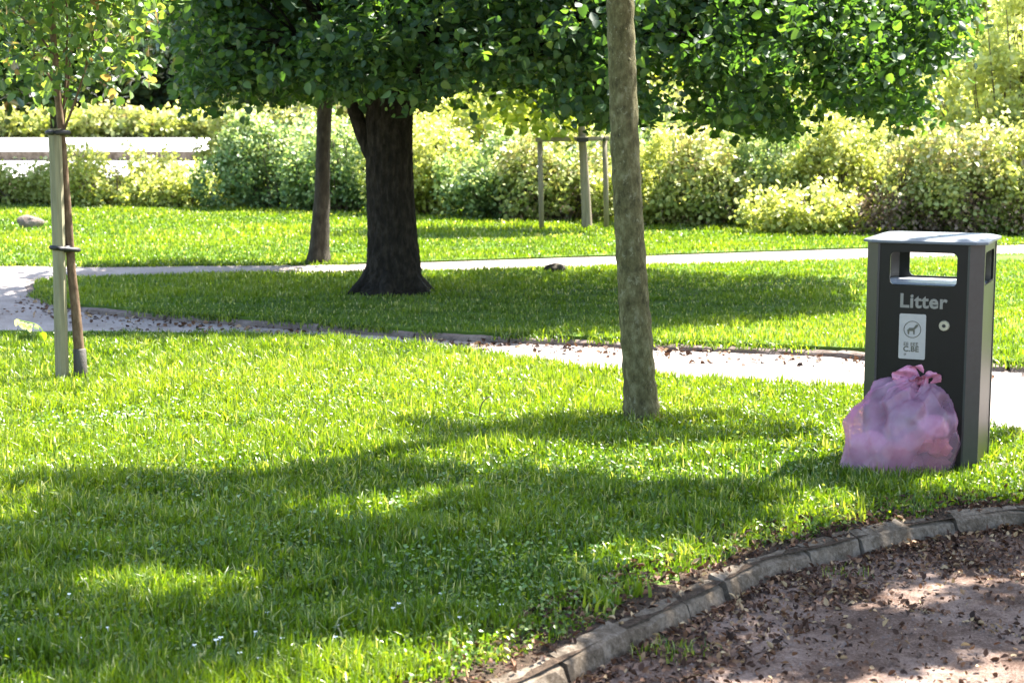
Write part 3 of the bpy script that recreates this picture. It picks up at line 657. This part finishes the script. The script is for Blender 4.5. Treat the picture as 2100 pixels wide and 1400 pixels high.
# ------------------------------------------------------------------ far road, low wall and the shrubs behind it
me = bpy.data.meshes.new("road"); v = []; f = []
for i, (y0, dz) in enumerate([(39.5, .0), (53, .0)]):
    z = float(terrain(0, y0))+LOW+.03+(.02 if not i else .02); v += [(-40, y0, z), (10, y0, z)]
me.from_pydata(v, [], [(0, 1, 3, 2)]); tag(link("road", me, M['farroad']), kind='structure')
mb = MB(); mb.box((-15, 53.2, .54), (25, .18, .21)); w_ = mb.build("low_wall", M['kerb'], bevel=.02); tag(w_, "long low stone edging wall along the far road at left", 'wall')
me = bpy.data.meshes.new("plaza"); me.from_pydata([(-45, 53.4, .74), (12, 53.4, .74), (12, 66, 1.06), (-45, 66, 1.06)], [], [(0, 1, 2, 3)]); tag(link("plaza", me, M['farroad']), kind='structure')
fs = [(-60, "pale bush above the far wall at the photo's left edge"), (70, "golden bush above the far wall, left of the stake"), (165, "golden bush above the far wall, right of the stake"), (250, "golden bush above the far wall over the pointed shrub"), (340, "golden bush above the far wall, fourth from the left"), (430, "golden bush above the far wall under the dark trees"), (520, "golden bush at the far wall's hidden end"), (610, "golden bush beyond the tall grey green shrub")]
for i, (px, lab) in enumerate(fs):
    shrub(px, 0, 3.0, 1.15+.3*((i*37) % 5)/5, M['gold' if i % 3 else 'rosy'], lab, 800+i, n=330, leaf=.16, d=67.5, depth=1.6, group='bushes above the far wall', per=7)

# ------------------------------------------------------------------ background trees
def bgtree(px, d, w, h, z0, m, label, seed, n=500, leaf=.3, name="background_tree", per=12, shape=LEAF, trunk_r=.16, group='background trees', bm=None):
    r = np.random.default_rng(seed); B = np.array([(px-1050)/FPX*d, d, float(terrain(0, d))+LOW])
    root = thing(name, tuple(B), label, 'tree', group)
    blobs = [(w*(r.random()-.5)*.5, w*(r.random()-.5)*.4, z0+(h-z0)*(.25+.6*r.random()), w*(.25+.12*r.random()), w*(.25+.1*r.random()), (h-z0)*.28) for _ in range(9)]
    cl = clusters_in(r, blobs, n, .55)
    cl = cl[cl[:, 2] > z0]
    leaf_mesh("crown", r, spray(r, cl, per, leaf*2.4, .8), leaf, m, root, .6, .4, shape=shape)
    mb = MB(); pts = spline([(0, 0, -.05), (.05, 0, h*.25), (-.05, .1, h*.6)], 5); mb.tube(pts, list(np.linspace(trunk_r*1.25, trunk_r*.6, len(pts))), 12, wob=.06, rng=r); mb.build("trunk", bm or M['bark_far'], root, True)
    branches(root, r, [pts[6], pts[-1]], [np.array(b[:3]) for b in blobs[:6]], trunk_r*.4, bm or M['bark_far'], cl, 40)
bgtree(118, 35, 6.6, 6.5, 2.35, M['magnolia'], "large leaved glossy evergreen tree behind the sapling at upper left", 900, n=2000, leaf=.25, per=9, shape=LEAFN*np.array([1.5, 1, 1]), trunk_r=.13, group=None, name="evergreen_tree")
bgtree(540, 38, 7, 6.8, 2.3, M['shadetree'], "dark shaded tree between the evergreen and the broad crown", 901, n=800, leaf=.17, trunk_r=.15, group=None)
BT = [(-160, 'shadetree', 76, "dark far tree at the photo's left edge"), (60, 'shadetree', 82, "dark far tree behind the sapling's crown"), (240, 'shadetree', 76, "dark far tree behind the large leaved evergreen"), (420, 'shadetree', 80, "dark far tree left of the slender tree"),
      (620, 'shadetree', 84, "dark far tree beyond the slender tree's top"), (800, 'suntree', 78, "yellow green far tree behind the thick trunk"), (980, 'suntree', 74, "yellow green far tree in the gap right of the thick trunk"), (1180, 'suntree', 78, "yellow green far tree beyond the staked young tree"),
      (1380, 'suntree', 80, "bright far tree just right of the slim front trunk"), (1560, 'suntree', 72, "pale green far tree behind the big crown's right part"), (1740, 'suntree', 70, "bright far tree at the big crown's right end"), (1900, 'suntree', 60, "bright far tree in the upper right corner left of the pale pole"),
      (2080, 'suntree', 56, "bright far tree cut by the photo's right edge"), (2260, 'suntree', 62, "bright far tree beyond the photo's right edge")]
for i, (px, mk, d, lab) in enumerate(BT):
    bgtree(px, d, 8.5*d/75, 9.5, .5 if mk == 'shadetree' else .9, M[mk], lab, 920+i, n=520, leaf=.34*d/75, trunk_r=.2)
# second, higher belt so that no bare horizon shows between them
r = np.random.default_rng(960); bl_ = [(q, 104+r.random()*4, 5.5+4*r.random(), 5, 4, 6+2*r.random()) for q in range(-55, 60, 6)]
cl = clusters_in(r, bl_, 6000, .5); cl = cl[cl[:, 2] > 1.2]
tag(leaf_mesh("distant_wood", r, spray(r, cl, 12, 1.3, .8), .6, M['shadetree'], None, .6, .4), "dark wood closing the view behind the park", 'wood', kind='stuff')
bl_ = [(q, 96+r.random()*4, 5+4*r.random(), 4.5, 4, 5+2*r.random()) for q in range(-4, 44, 5)]; cl = clusters_in(r, bl_, 3500, .55); cl = cl[cl[:, 2] > 1.2]
tag(leaf_mesh("sunlit_wood", r, spray(r, cl, 12, 1.1, .8), .5, M['suntree'], None, .9, .2), "sunlit yellow green wood beyond the park's right half", 'wood', kind='stuff')

# low brick building glimpsed through the leaves
M['brick'] = simple("red brick", (.36, .15, .1), .9, var=.3, scale=12); M['roof'] = simple("grey roof", (.13, .12, .13), .8)
M['glass'] = simple("window glass", (.05, .06, .07), .15, bmp=0); M['render'] = simple("pale render", (.55, .53, .5), .9, scale=5, bmp=.1)
bl = thing("brick_building", (-8.5, 88, 1.1), "low red brick building glimpsed under the crown behind the slender tree", 'building')
MB().box((0, 0, 1.6), (3.4, 2.2, 1.6)).build("wall", M['brick'], bl)
MB().add([(-3.7, -2.5, 3.2), (3.7, -2.5, 3.2), (3.7, 2.5, 3.2), (-3.7, 2.5, 3.2), (-3.4, 0, 4.4), (3.4, 0, 4.4)], [(0, 1, 5, 4), (2, 3, 4, 5), (0, 4, 3), (1, 2, 5), (0, 3, 2, 1)]).build("roof", M['roof'], bl)
for xx in (-2.1, 0, 2.1):
    w_ = MB().box((xx, -2.22, 1.8), (.55, .04, .6)).build("window", M['render'], bl); MB().box((xx, -2.27, 1.8), (.46, .02, .52)).build("pane", M['glass'], w_)
# pale pole at upper right
pp = PD(1980, 36, 46)
po = thing("pole", (pp[0], 46, float(terrain(0, 46))-.1), "pale grey pole standing among trees in the upper right corner", 'pole')
MB().tube([(0, 0, 0), (0, 0, 7)], [.12, .09], 14).build("shaft", M['render'], po, True); MB().tube([(0, 0, 0), (0, 0, .25), (0, 0, .26)], [.2, .2, .13], 14).build("base", M['render'], po, True)

# ------------------------------------------------------------------ stones, sprig, stalk
def rock(name, loc, size, label, seed, m, flat=.5):
    r = np.random.default_rng(seed); bm = bmesh.new(); bmesh.ops.create_icosphere(bm, subdivisions=3, radius=1)
    dirs = unit(r.normal(size=(9, 3))); cut = .62+.25*r.random(9)
    for v in bm.verts:
        p = np.array(v.co); 
        for d, c in zip(dirs, cut):
            t = p@d
            if t > c: p = p-d*(t-c)*.92
        p = p*(1+.03*r.normal()); v.co = (p[0]*size[0], p[1]*size[1], (p[2]*.75+.35)*size[2])
    me = bpy.data.meshes.new(name); bm.to_mesh(me); bm.free(); o = link(name, me, m); o.location = loc; return tag(o, label, 'stone')
rock("stone", P(62, 466), (.25, .2, .19), "brownish stone block lying on the back lawn at the far left", 1, M['kerb_far'])
rock("stone", P(1137, 556), (.13, .11, .09), "small dark stone on the middle lawn right of the thick trunk", 2, M['bark_far'])
rs_ = np.random.default_rng(4); c = np.array(P(98, 735)); sp = thing("leafy_sprig", tuple(c), "drooping sprig with pale leaves left of the tree stake", 'plant')
k = c[1]; pts = [np.array(PD(a, b, k))-c for a, b in [(98, 740), (92, 700), (86, 676), (72, 664), (55, 660), (38, 656)]]
mb = MB(); mb.tube(spline(pts, 4), .0028, 6); mb.build("stem", M['sprig'], sp, True)
q = np.array([np.array(PD(a, b, k-.01))-c for a, b in [(38, 655), (44, 660), (52, 662), (60, 668), (70, 668), (88, 680), (66, 664)]])
n = len(q); dirs = unit(np.array([[-.3, 0, -.6], [.1, .1, -.7], [0, -.1, -1], [.1, 0, -1], [.5, 0, -.4], [.05, 0, -1], [-.4, 0, -.5]])); nr = np.tile([0, -1., .25], (n, 1)); ss = np.cross(dirs, nr)
sz = np.array([.05, .05, .045, .045, .04, .07, .04]); v = q[:, None]+sz[:, None, None]*(LEAF[None, :, 0, None]*ss[:, None]+LEAF[None, :, 1, None]*dirs[:, None]+LEAF[None, :, 2, None]*nr[:, None])
link("leaves", raw_mesh("leaves", v.reshape(-1, 3), ((np.arange(n)*8)[:, None]+np.array([[0, 1, 2, 3, 4, 0, 4, 5, 6, 7]])).ravel(), np.full(2*n, 5), np.repeat([.9, .9, .8, .7, .6, 0, .9], 8)), M['sprig'], sp)
c = np.array(P(982, 872)); d_ = thing("dry_stalk", tuple(c), "dark bent dry stalk sticking up from the front lawn left of the slim tree", 'plant')
mb = MB(); mb.tube(spline([np.array(PD(a, b, c[1]))-c for a, b in [(981, 874), (983, 850), (988, 828), (1000, 815), (1010, 812)]], 5), .0035, 6); mb.build("stem", M['twig'], d_, True)

# ------------------------------------------------------------------ litter bin
M['bin'] = simple("dark grey painted steel", (.0026, .0033, .0039), .38, var=.3, scale=9, bmp=.05, spec=.28)
M['bin_post'] = simple("mid grey corner steel", (.022, .025, .027), .36, var=.15, scale=30, bmp=.08)
M['bin_lid'] = simple("light grey lid", (.10, .115, .13), .5, var=.12, scale=25, bmp=.1)
M['bin_in'] = simple("inside of bin", (.014, .014, .014), .6, bmp=0)
M['ledge'] = simple("galvanised ledge", (.5, .52, .56), .35, var=.1, bmp=.05)
M['letters'] = simple("greyish gold lettering", (.2, .19, .16), .6, var=.1, bmp=0)
M['sticker'] = simple("off white sticker", (.36, .34, .31), .6, var=.05, bmp=0)
M['ink'] = simple("sticker ink", (.09, .085, .06), .6, var=.1, bmp=0)
M['brass'] = simple("worn lock metal", (.38, .35, .25), .5, .3, var=.2)
YAW = -R(23.5)
W, HZ, CH, ZB, ZT = .278, .278, .062, .03, 1.118      # half width, half depth, corner chamfer
bp = np.array(P(1908, 962)); bin_loc = (bp[0]+.02, bp[1]+.17, 0)
lb = thing("litter_bin", bin_loc, "dark grey square litter bin with open slots and pale flat lid, behind the pink bag", 'bin', rz=YAW)
def rrect(x0, x1, z0, z1, r, n=5):
    o = []
    for cx, cz, a0 in ((x1-r, z1-r, 0), (x0+r, z1-r, 90), (x0+r, z0+r, 180), (x1-r, z0+r, 270)):
        for k in range(n+1):
            a = R(a0+90*k/n); o.append((cx+r*math.cos(a), cz+r*math.sin(a)))
    return o
HOLE = (-.158, .158, .918, 1.078)
def holed(x0, x1, z0, z1, y, th, rot):
    inner = rrect(*HOLE, .025, 6); n = len(inner); cx, cz = 0, (HOLE[2]+HOLE[3])/2; outer = []
    seg = n//4
    corners = [(x1, z1), (x0, z1), (x0, z0), (x1, z0)]
    for i, (a, b) in enumerate(inner):
        q = i//seg; kx, kz = corners[q]; m_ = (i % seg)/(seg-1)
        # slide along the two outer edges meeting in this corner
        if q == 0: o = (x1, cz+(z1-cz)*min(1, m_*2)) if m_ < .5 else (x1*(2-2*m_)+0*(2*m_-1), z1)
        elif q == 1: o = (x0*min(1, m_*2), z1) if m_ < .5 else (x0, z1*(2-2*m_)+cz*(2*m_-1))
        elif q == 2: o = (x0, cz+(z0-cz)*min(1, m_*2)) if m_ < .5 else (x0*(2-2*m_), z0)
        else: o = (x1*min(1, m_*2), z0) if m_ < .5 else (x1, z0*(2-2*m_)+cz*(2*m_-1))
        outer.append(o)
    v = []
    for yy in (y, y+th):
        v += [(a, yy, b) for a, b in inner]+[(a, yy, b) for a, b in outer]
    f = []
    for i in range(n):
        j = (i+1) % n
        f += [(i, j, n+j, n+i), (2*n+i, 3*n+i, 3*n+j, 2*n+j), (i, 2*n+i, 2*n+j, j), (n+i, n+j, 3*n+j, 3*n+i)]
    c, s = math.cos(rot), math.sin(rot)
    return [(a*c-b*s, a*s+b*c, z) for a, b, z in v], f
for k in range(4):
    v, f = holed(-W+CH+.002, W-CH-.002, ZB, ZT, -HZ+.004, .012, k*math.pi/2)
    MB().add(v, f).build("panel", M['bin'], lb)
    a = k*math.pi/2; c, s = math.cos(a), math.sin(a)
    pr = [(W-CH-.008, -HZ), (W-CH*.97, -HZ-.001), (W+.001, -HZ+CH*.97), (W, -HZ+CH+.008), (W-.015, -HZ+CH+.008), (W-CH-.008, -HZ+.015)]
    v = [(x*c-y*s, x*s+y*c, z) for z in (0.0, ZT+.002) for x, y in pr]; n = len(pr)
    MB().add(v, [(i, (i+1) % n, n+(i+1) % n, n+i) for i in range(n)]+[tuple(range(n))[::-1], tuple(n+i for i in range(n))]).build("corner_post", M['bin_post'], lb)
MB().box((0, 0, .448), (W-.03, HZ-.03, .423)).build("liner", M['bin_in'], lb)
MB().box((0, .12, .902), (W-.035, .14, .005)).build("ledge", M['ledge'], lb)
oct_ = lambda w, c: [(w, -w+c), (w, w-c), (w-c, w), (-w+c, w), (-w, w-c), (-w, -w+c), (-w+c, -w), (w-c, -w)]
o1, o2 = oct_(W+.018, .05), oct_(W-.02, .05)
v = [(x, y, ZT+.003) for x, y in o1]+[(x, y, ZT+.016) for x, y in o1]+[(x, y, ZT+.026) for x, y in o2]
f = [tuple(range(8))[::-1]]+[(i, (i+1) % 8, 8+(i+1) % 8, 8+i) for i in range(8)]+[(8+i, 8+(i+1) % 8, 16+(i+1) % 8, 16+i) for i in range(8)]+[tuple(16+i for i in range(8))]
MB().add(v, f).build("lid", M['bin_lid'], lb, bevel=.003)
MB().box((.05, .02, ZT+.0285), (.03, .02, .002), .5).build("bird_dropping", M['daisy'], lb)
FY = -HZ+.004
def text(s, x, z, size, m, parent, name, off=0, y=FY-.002, ext=.0012):
    cu = bpy.data.curves.new(name, 'FONT'); cu.body = s; cu.size = size; cu.extrude = ext; cu.offset = off; cu.space_character = 1.06; cu.resolution_u = 3
    o = bpy.data.objects.new(name+"_tmp", cu); C.objects.link(o); bpy.context.view_layer.update()
    me = bpy.data.meshes.new_from_object(o.evaluated_get(bpy.context.evaluated_depsgraph_get())); bpy.data.objects.remove(o); me.materials.clear()
    r = link(name, me, m, parent); r.location = (x, y, z); r.rotation_euler = (math.pi/2, 0, 0); return r
text("Litter", -.108, .812, .094, M['letters'], lb, "lettering", .0026)
st_ = MB().add([(a, yy, b) for yy in (FY-.0005, FY-.003) for a, b in rrect(-.105, .022, .56, .78, .008)], [tuple(range(24)), tuple(range(24, 48))[::-1]]+[(i, (i+1) % 24, 24+(i+1) % 24, 24+i) for i in range(24)]).build("sticker", M['sticker'], lb)
rg_ = [(-.0415+.040*math.cos(t), FY-.0042, .705+.040*math.sin(t)) for t in np.linspace(0, 6.2832, 33)]
emb = MB(); emb.tube(rg_, .0016, 5, False)
dog = [(-.062, .656), (-.057, .656), (-.055, .672), (-.038, .672), (-.036, .656), (-.031, .656), (-.030, .680), (-.018, .693), (-.013, .702), (-.020, .706), (-.028, .700), (-.036, .688), (-.056, .687), (-.066, .676)]
nd = len(dog); emb.add([(a, yy, b+.025) for yy in (FY-.0035, FY-.005) for a, b in dog], [tuple(range(nd)), tuple(range(nd, 2*nd))[::-1]]+[(i, (i+1) % nd, nd+(i+1) % nd, nd+i) for i in range(nd)])
emb.build("emblem", M['ink'], st_)
text("EE EEE", -.082, .625, .024, M['ink'], st_, "lettering", .0004, FY-.0035, .0005)
text("C.BE", -.083, .597, .036, M['ink'], st_, "lettering", .0012, FY-.0035, .0005)
text("III", -.079, .578, .014, M['ink'], st_, "lettering", .0002, FY-.0035, .0005)
lk = MB().tube([(.108, FY-.001, .73), (.108, FY-.012, .73)], [.026, .023], 24).build("lock", M['brass'], lb)
MB().tube([(.108, FY-.0121, .73), (.108, FY-.0145, .73)], [.009, .008], 12).build("keyhole", M['bin_in'], lk)
# paving slab at the bin's right foot
c = P(2120, 980)
sl = MB().box((c[0]+.28, c[1]+.02, .004), (.48, .17, .02), R(-8)).build("paving_slab", M['kerb'], bevel=.006); tag(sl, "grey concrete slab set in the ground at the bin's right foot", 'slab')

# ------------------------------------------------------------------ pink rubbish bag
def bag_mat():
    m, nt, p, out = mat("thin pink plastic")
    f = noise(nt, 7, 5, .6); g = noise(nt, 3.2, 2, .5)
    r = ramp(nt, f, [(.3, (.62, .30, .46)), (.5, (.72, .42, .58)), (.7, (.78, .54, .68))])
    nt.links.new(r.outputs[0], p.inputs["Base Color"]); p.inputs["Roughness"].default_value = .24; p.inputs["Specular IOR Level"].default_value = .8
    tr = N(nt, "ShaderNodeBsdfTranslucent"); nt.links.new(r.outputs[0], tr.inputs[0])
    tp = N(nt, "ShaderNodeBsdfTransparent"); tp.inputs[0].default_value = (.95, .62, .8, 1)
    m1 = N(nt, "ShaderNodeMixShader"); m1.inputs[0].default_value = .42; nt.links.new(p.outputs[0], m1.inputs[1]); nt.links.new(tr.outputs[0], m1.inputs[2])
    m2 = N(nt, "ShaderNodeMixShader"); rr = ramp(nt, g, [(.4, (.42,)*3), (.6, (.76,)*3)]); nt.links.new(rr.outputs[0], m2.inputs[0])
    nt.links.new(m1.outputs[0], m2.inputs[1]); nt.links.new(tp.outputs[0], m2.inputs[2]); nt.links.new(m2.outputs[0], out.inputs[0])
    w = noise(nt, 13, 3, .5, stretch=(1, 1, .6)); bump(nt, p, w, .6, .02); return m
M['bag'] = bag_mat()
M['knot'] = simple("gathered pink plastic", (.5, .19, .29), .3, var=.35, scale=30, bmp=.4)
bc = np.array(P(1850, 966)); bag = thing("rubbish_bag", tuple(bc), "tied translucent pink rubbish bag leaning against the litter bin", 'bag')
SC = bc[1]/FPX
rb = np.random.default_rng(9)
def bag_surface():
    """sagging sack: wide flat foot, shoulders drawn up to an off-centre knot, sharp folds running to the knot"""
    r = np.random.default_rng(3)
    left = [(0, -.318), (.08, -.302), (.16, -.285), (.24, -.26), (.32, -.225), (.386, -.18), (.43, -.11), (.455, -.04), (.47, .03), (.475, .05)]
    right = [(0, .27), (.1, .285), (.2, .293), (.28, .288), (.36, .265), (.41, .235), (.445, .20), (.462, .16), (.472, .12), (.475, .1)]
    nu, nv = 170, 96; v = []; H = .475
    dirs = unit(r.normal(size=(46, 3))*np.array([1, .9, 1])); cut = .80+.17*r.random(46)
    tri = [(unit(r.normal(size=3)), 1.0+2.6*r.random(), r.random(), .016+.016*r.random()) for _ in range(9)]
    fr = [(r.random()*6.28, 2+r.random()*7, r.random()*6.28, .4+.6*r.random()) for _ in range(9)]
    for j in range(nv+1):
        t = j/nv; z = H*math.sin(t*math.pi/2)**.9
        xl = np.interp(z, *zip(*left)); xr = np.interp(z, *zip(*right)); cx, rx = (xl+xr)/2, (xr-xl)/2
        ry = .20*math.sqrt(max(0, 1-(z/.482)**2.6))+.012
        for i in range(nu):
            a = 2*math.pi*i/nu; q = np.array([math.cos(a), math.sin(a)])
            p = np.array([q[0]*math.sqrt(max(.0, 1-.0)), q[1], 0])
            # facets: push the round form flat against many planes, which leaves straight creases between them
            n3 = np.array([q[0]*math.cos(t*1.35), q[1]*math.cos(t*1.35), math.sin(t*1.35)])
            k = 1.0
            for d, c in zip(dirs, cut):
                g = n3@d
                if g > c: k = min(k, c/g+.02)
            ridge = sum(am*(1-abs(math.sin(f_*a/2+ph+1.8*math.sin(t*3+p2)))) ** 4 for ph, f_, p2, am in fr)
            k += .05*ridge*(.3+t)-.02
            nz_ = mnoise.ridged_multi_fractal(Vector((q[0]*1.7, q[1]*1.7+5, t*2.6)), 1.0, 2.1, 3, 1.0, 2.0)
            k += .03*(nz_-1.0)
            pq = np.array([q[0]*math.cos(t*1.2)*1.1, q[1]*.9, t*1.5])
            for dd_, ff_, ph_, am_ in [(d0, f0, p0, a0*min(1, .25+t*2.2)) for d0, f0, p0, a0 in tri]:
                w_ = (pq@dd_)*ff_+ph_; k += am_*(abs((w_ % 1)-.5)*4-1)
            k += .02*math.sin(a*3+t*11)*math.sin(t*9+a*2)
            v.append(((cx+rx*q[0]*k)*1.1-.01, ry*q[1]*k*1.1, max(0, z*(.5+.5*k) + .012*math.sin(a*7+t*6)*t)))
    f = [(j*nu+i, j*nu+(i+1) % nu, (j+1)*nu+(i+1) % nu, (j+1)*nu+i) for j in range(nv) for i in range(nu)]
    f.append(tuple(range(nu))[::-1]); f.append(tuple(nv*nu+i for i in range(nu)))
    return v, f
v, f = bag_surface(); film = MB().add(v, f).build("film", M['bag'], bag, True)
kt = MB()
def petal(c, d, L, w, curl, seed):
    r = np.random.default_rng(seed); d = unit(np.array(d, float)); s = unit(np.cross(d, [0.2, 1, .1])); n_ = np.cross(s, d); v = []; nl, nw = 9, 9
    for i in range(nl):
        t = i/(nl-1); ww = w*1.25*(.25+1.1*math.sin(min(1, t*.95+.05)*2.6))
        for j in range(nw):
            u = j/(nw-1)*2-1
            v.append(np.array(c)+d*L*t*(1-.25*u*u*t)+s*ww*u+n_*(curl*t*t+.35*ww*math.cos(u*7+seed)*.5+.002*r.normal()))
    f = [(i*nw+j, i*nw+j+1, (i+1)*nw+j+1, (i+1)*nw+j) for i in range(nl-1) for j in range(nw-1)]; kt.add(v, f)
kc = (.075, -.02, .45)
petal(kc, (-.9, -.15, .22), .13, .038, .02, 1); petal(kc, (-.6, .1, .55), .10, .04, -.02, 2); petal((.12, -.01, .44), (.25, 0, 1), .09, .036, .015, 3)
petal((.13, -.01, .44), (.8, -.1, .0), .11, .045, -.02, 4); petal(kc, (-.3, -.5, .5), .08, .03, -.02, 5); petal((.09, -.03, .45), (.4, -.5, .35), .08, .025, .01, 6)
kt.tube([(.055, -.03, .44), (.085, -.04, .465), (.12, -.02, .45)], [.018, .024, .016], 10, wob=.2, rng=rb)
kt.v = [((x-.08)*1.15+.08, y*1.2, z) for x, y, z in kt.v]
kn = kt.build("knot", M['knot'], bag, True)
# what shows through the film: a few dim lumps of rubbish
M['rubbish1'] = simple("brown packaging", (.13, .09, .06), .8, scale=12); M['rubbish3'] = simple('brown paper', (.3, .17, .11), .8, scale=14); M['rubbish2'] = simple("pale cups and paper", (.5, .47, .42), .7, scale=12)
lump = []
for (x_, y_, z_, s_, mk) in [(-.14, -.07, .06, .08, 1), (.0, -.09, .055, .085, 1), (.12, -.085, .06, .08, 1), (.13, -.07, .23, .08, 2), (.05, -.11, .17, .075, 3), (-.17, -.05, .15, .08, 2), (.14, -.12, .14, .06, 3), (-.06, -.1, .12, .07, 3), (.17, -.06, .11, .065, 1)]:
    bm = bmesh.new(); bmesh.ops.create_icosphere(bm, subdivisions=2, radius=1)
    for v_ in bm.verts: v_.co = (v_.co.x*s_*1.1+x_, v_.co.y*s_*.8+y_, max(.005, v_.co.z*s_*.8+z_)); v_.co *= 1+.04*rb.normal()
    me = bpy.data.meshes.new("contents"); bm.to_mesh(me); bm.free(); link("contents", me, M['rubbish%d' % mk], bag)
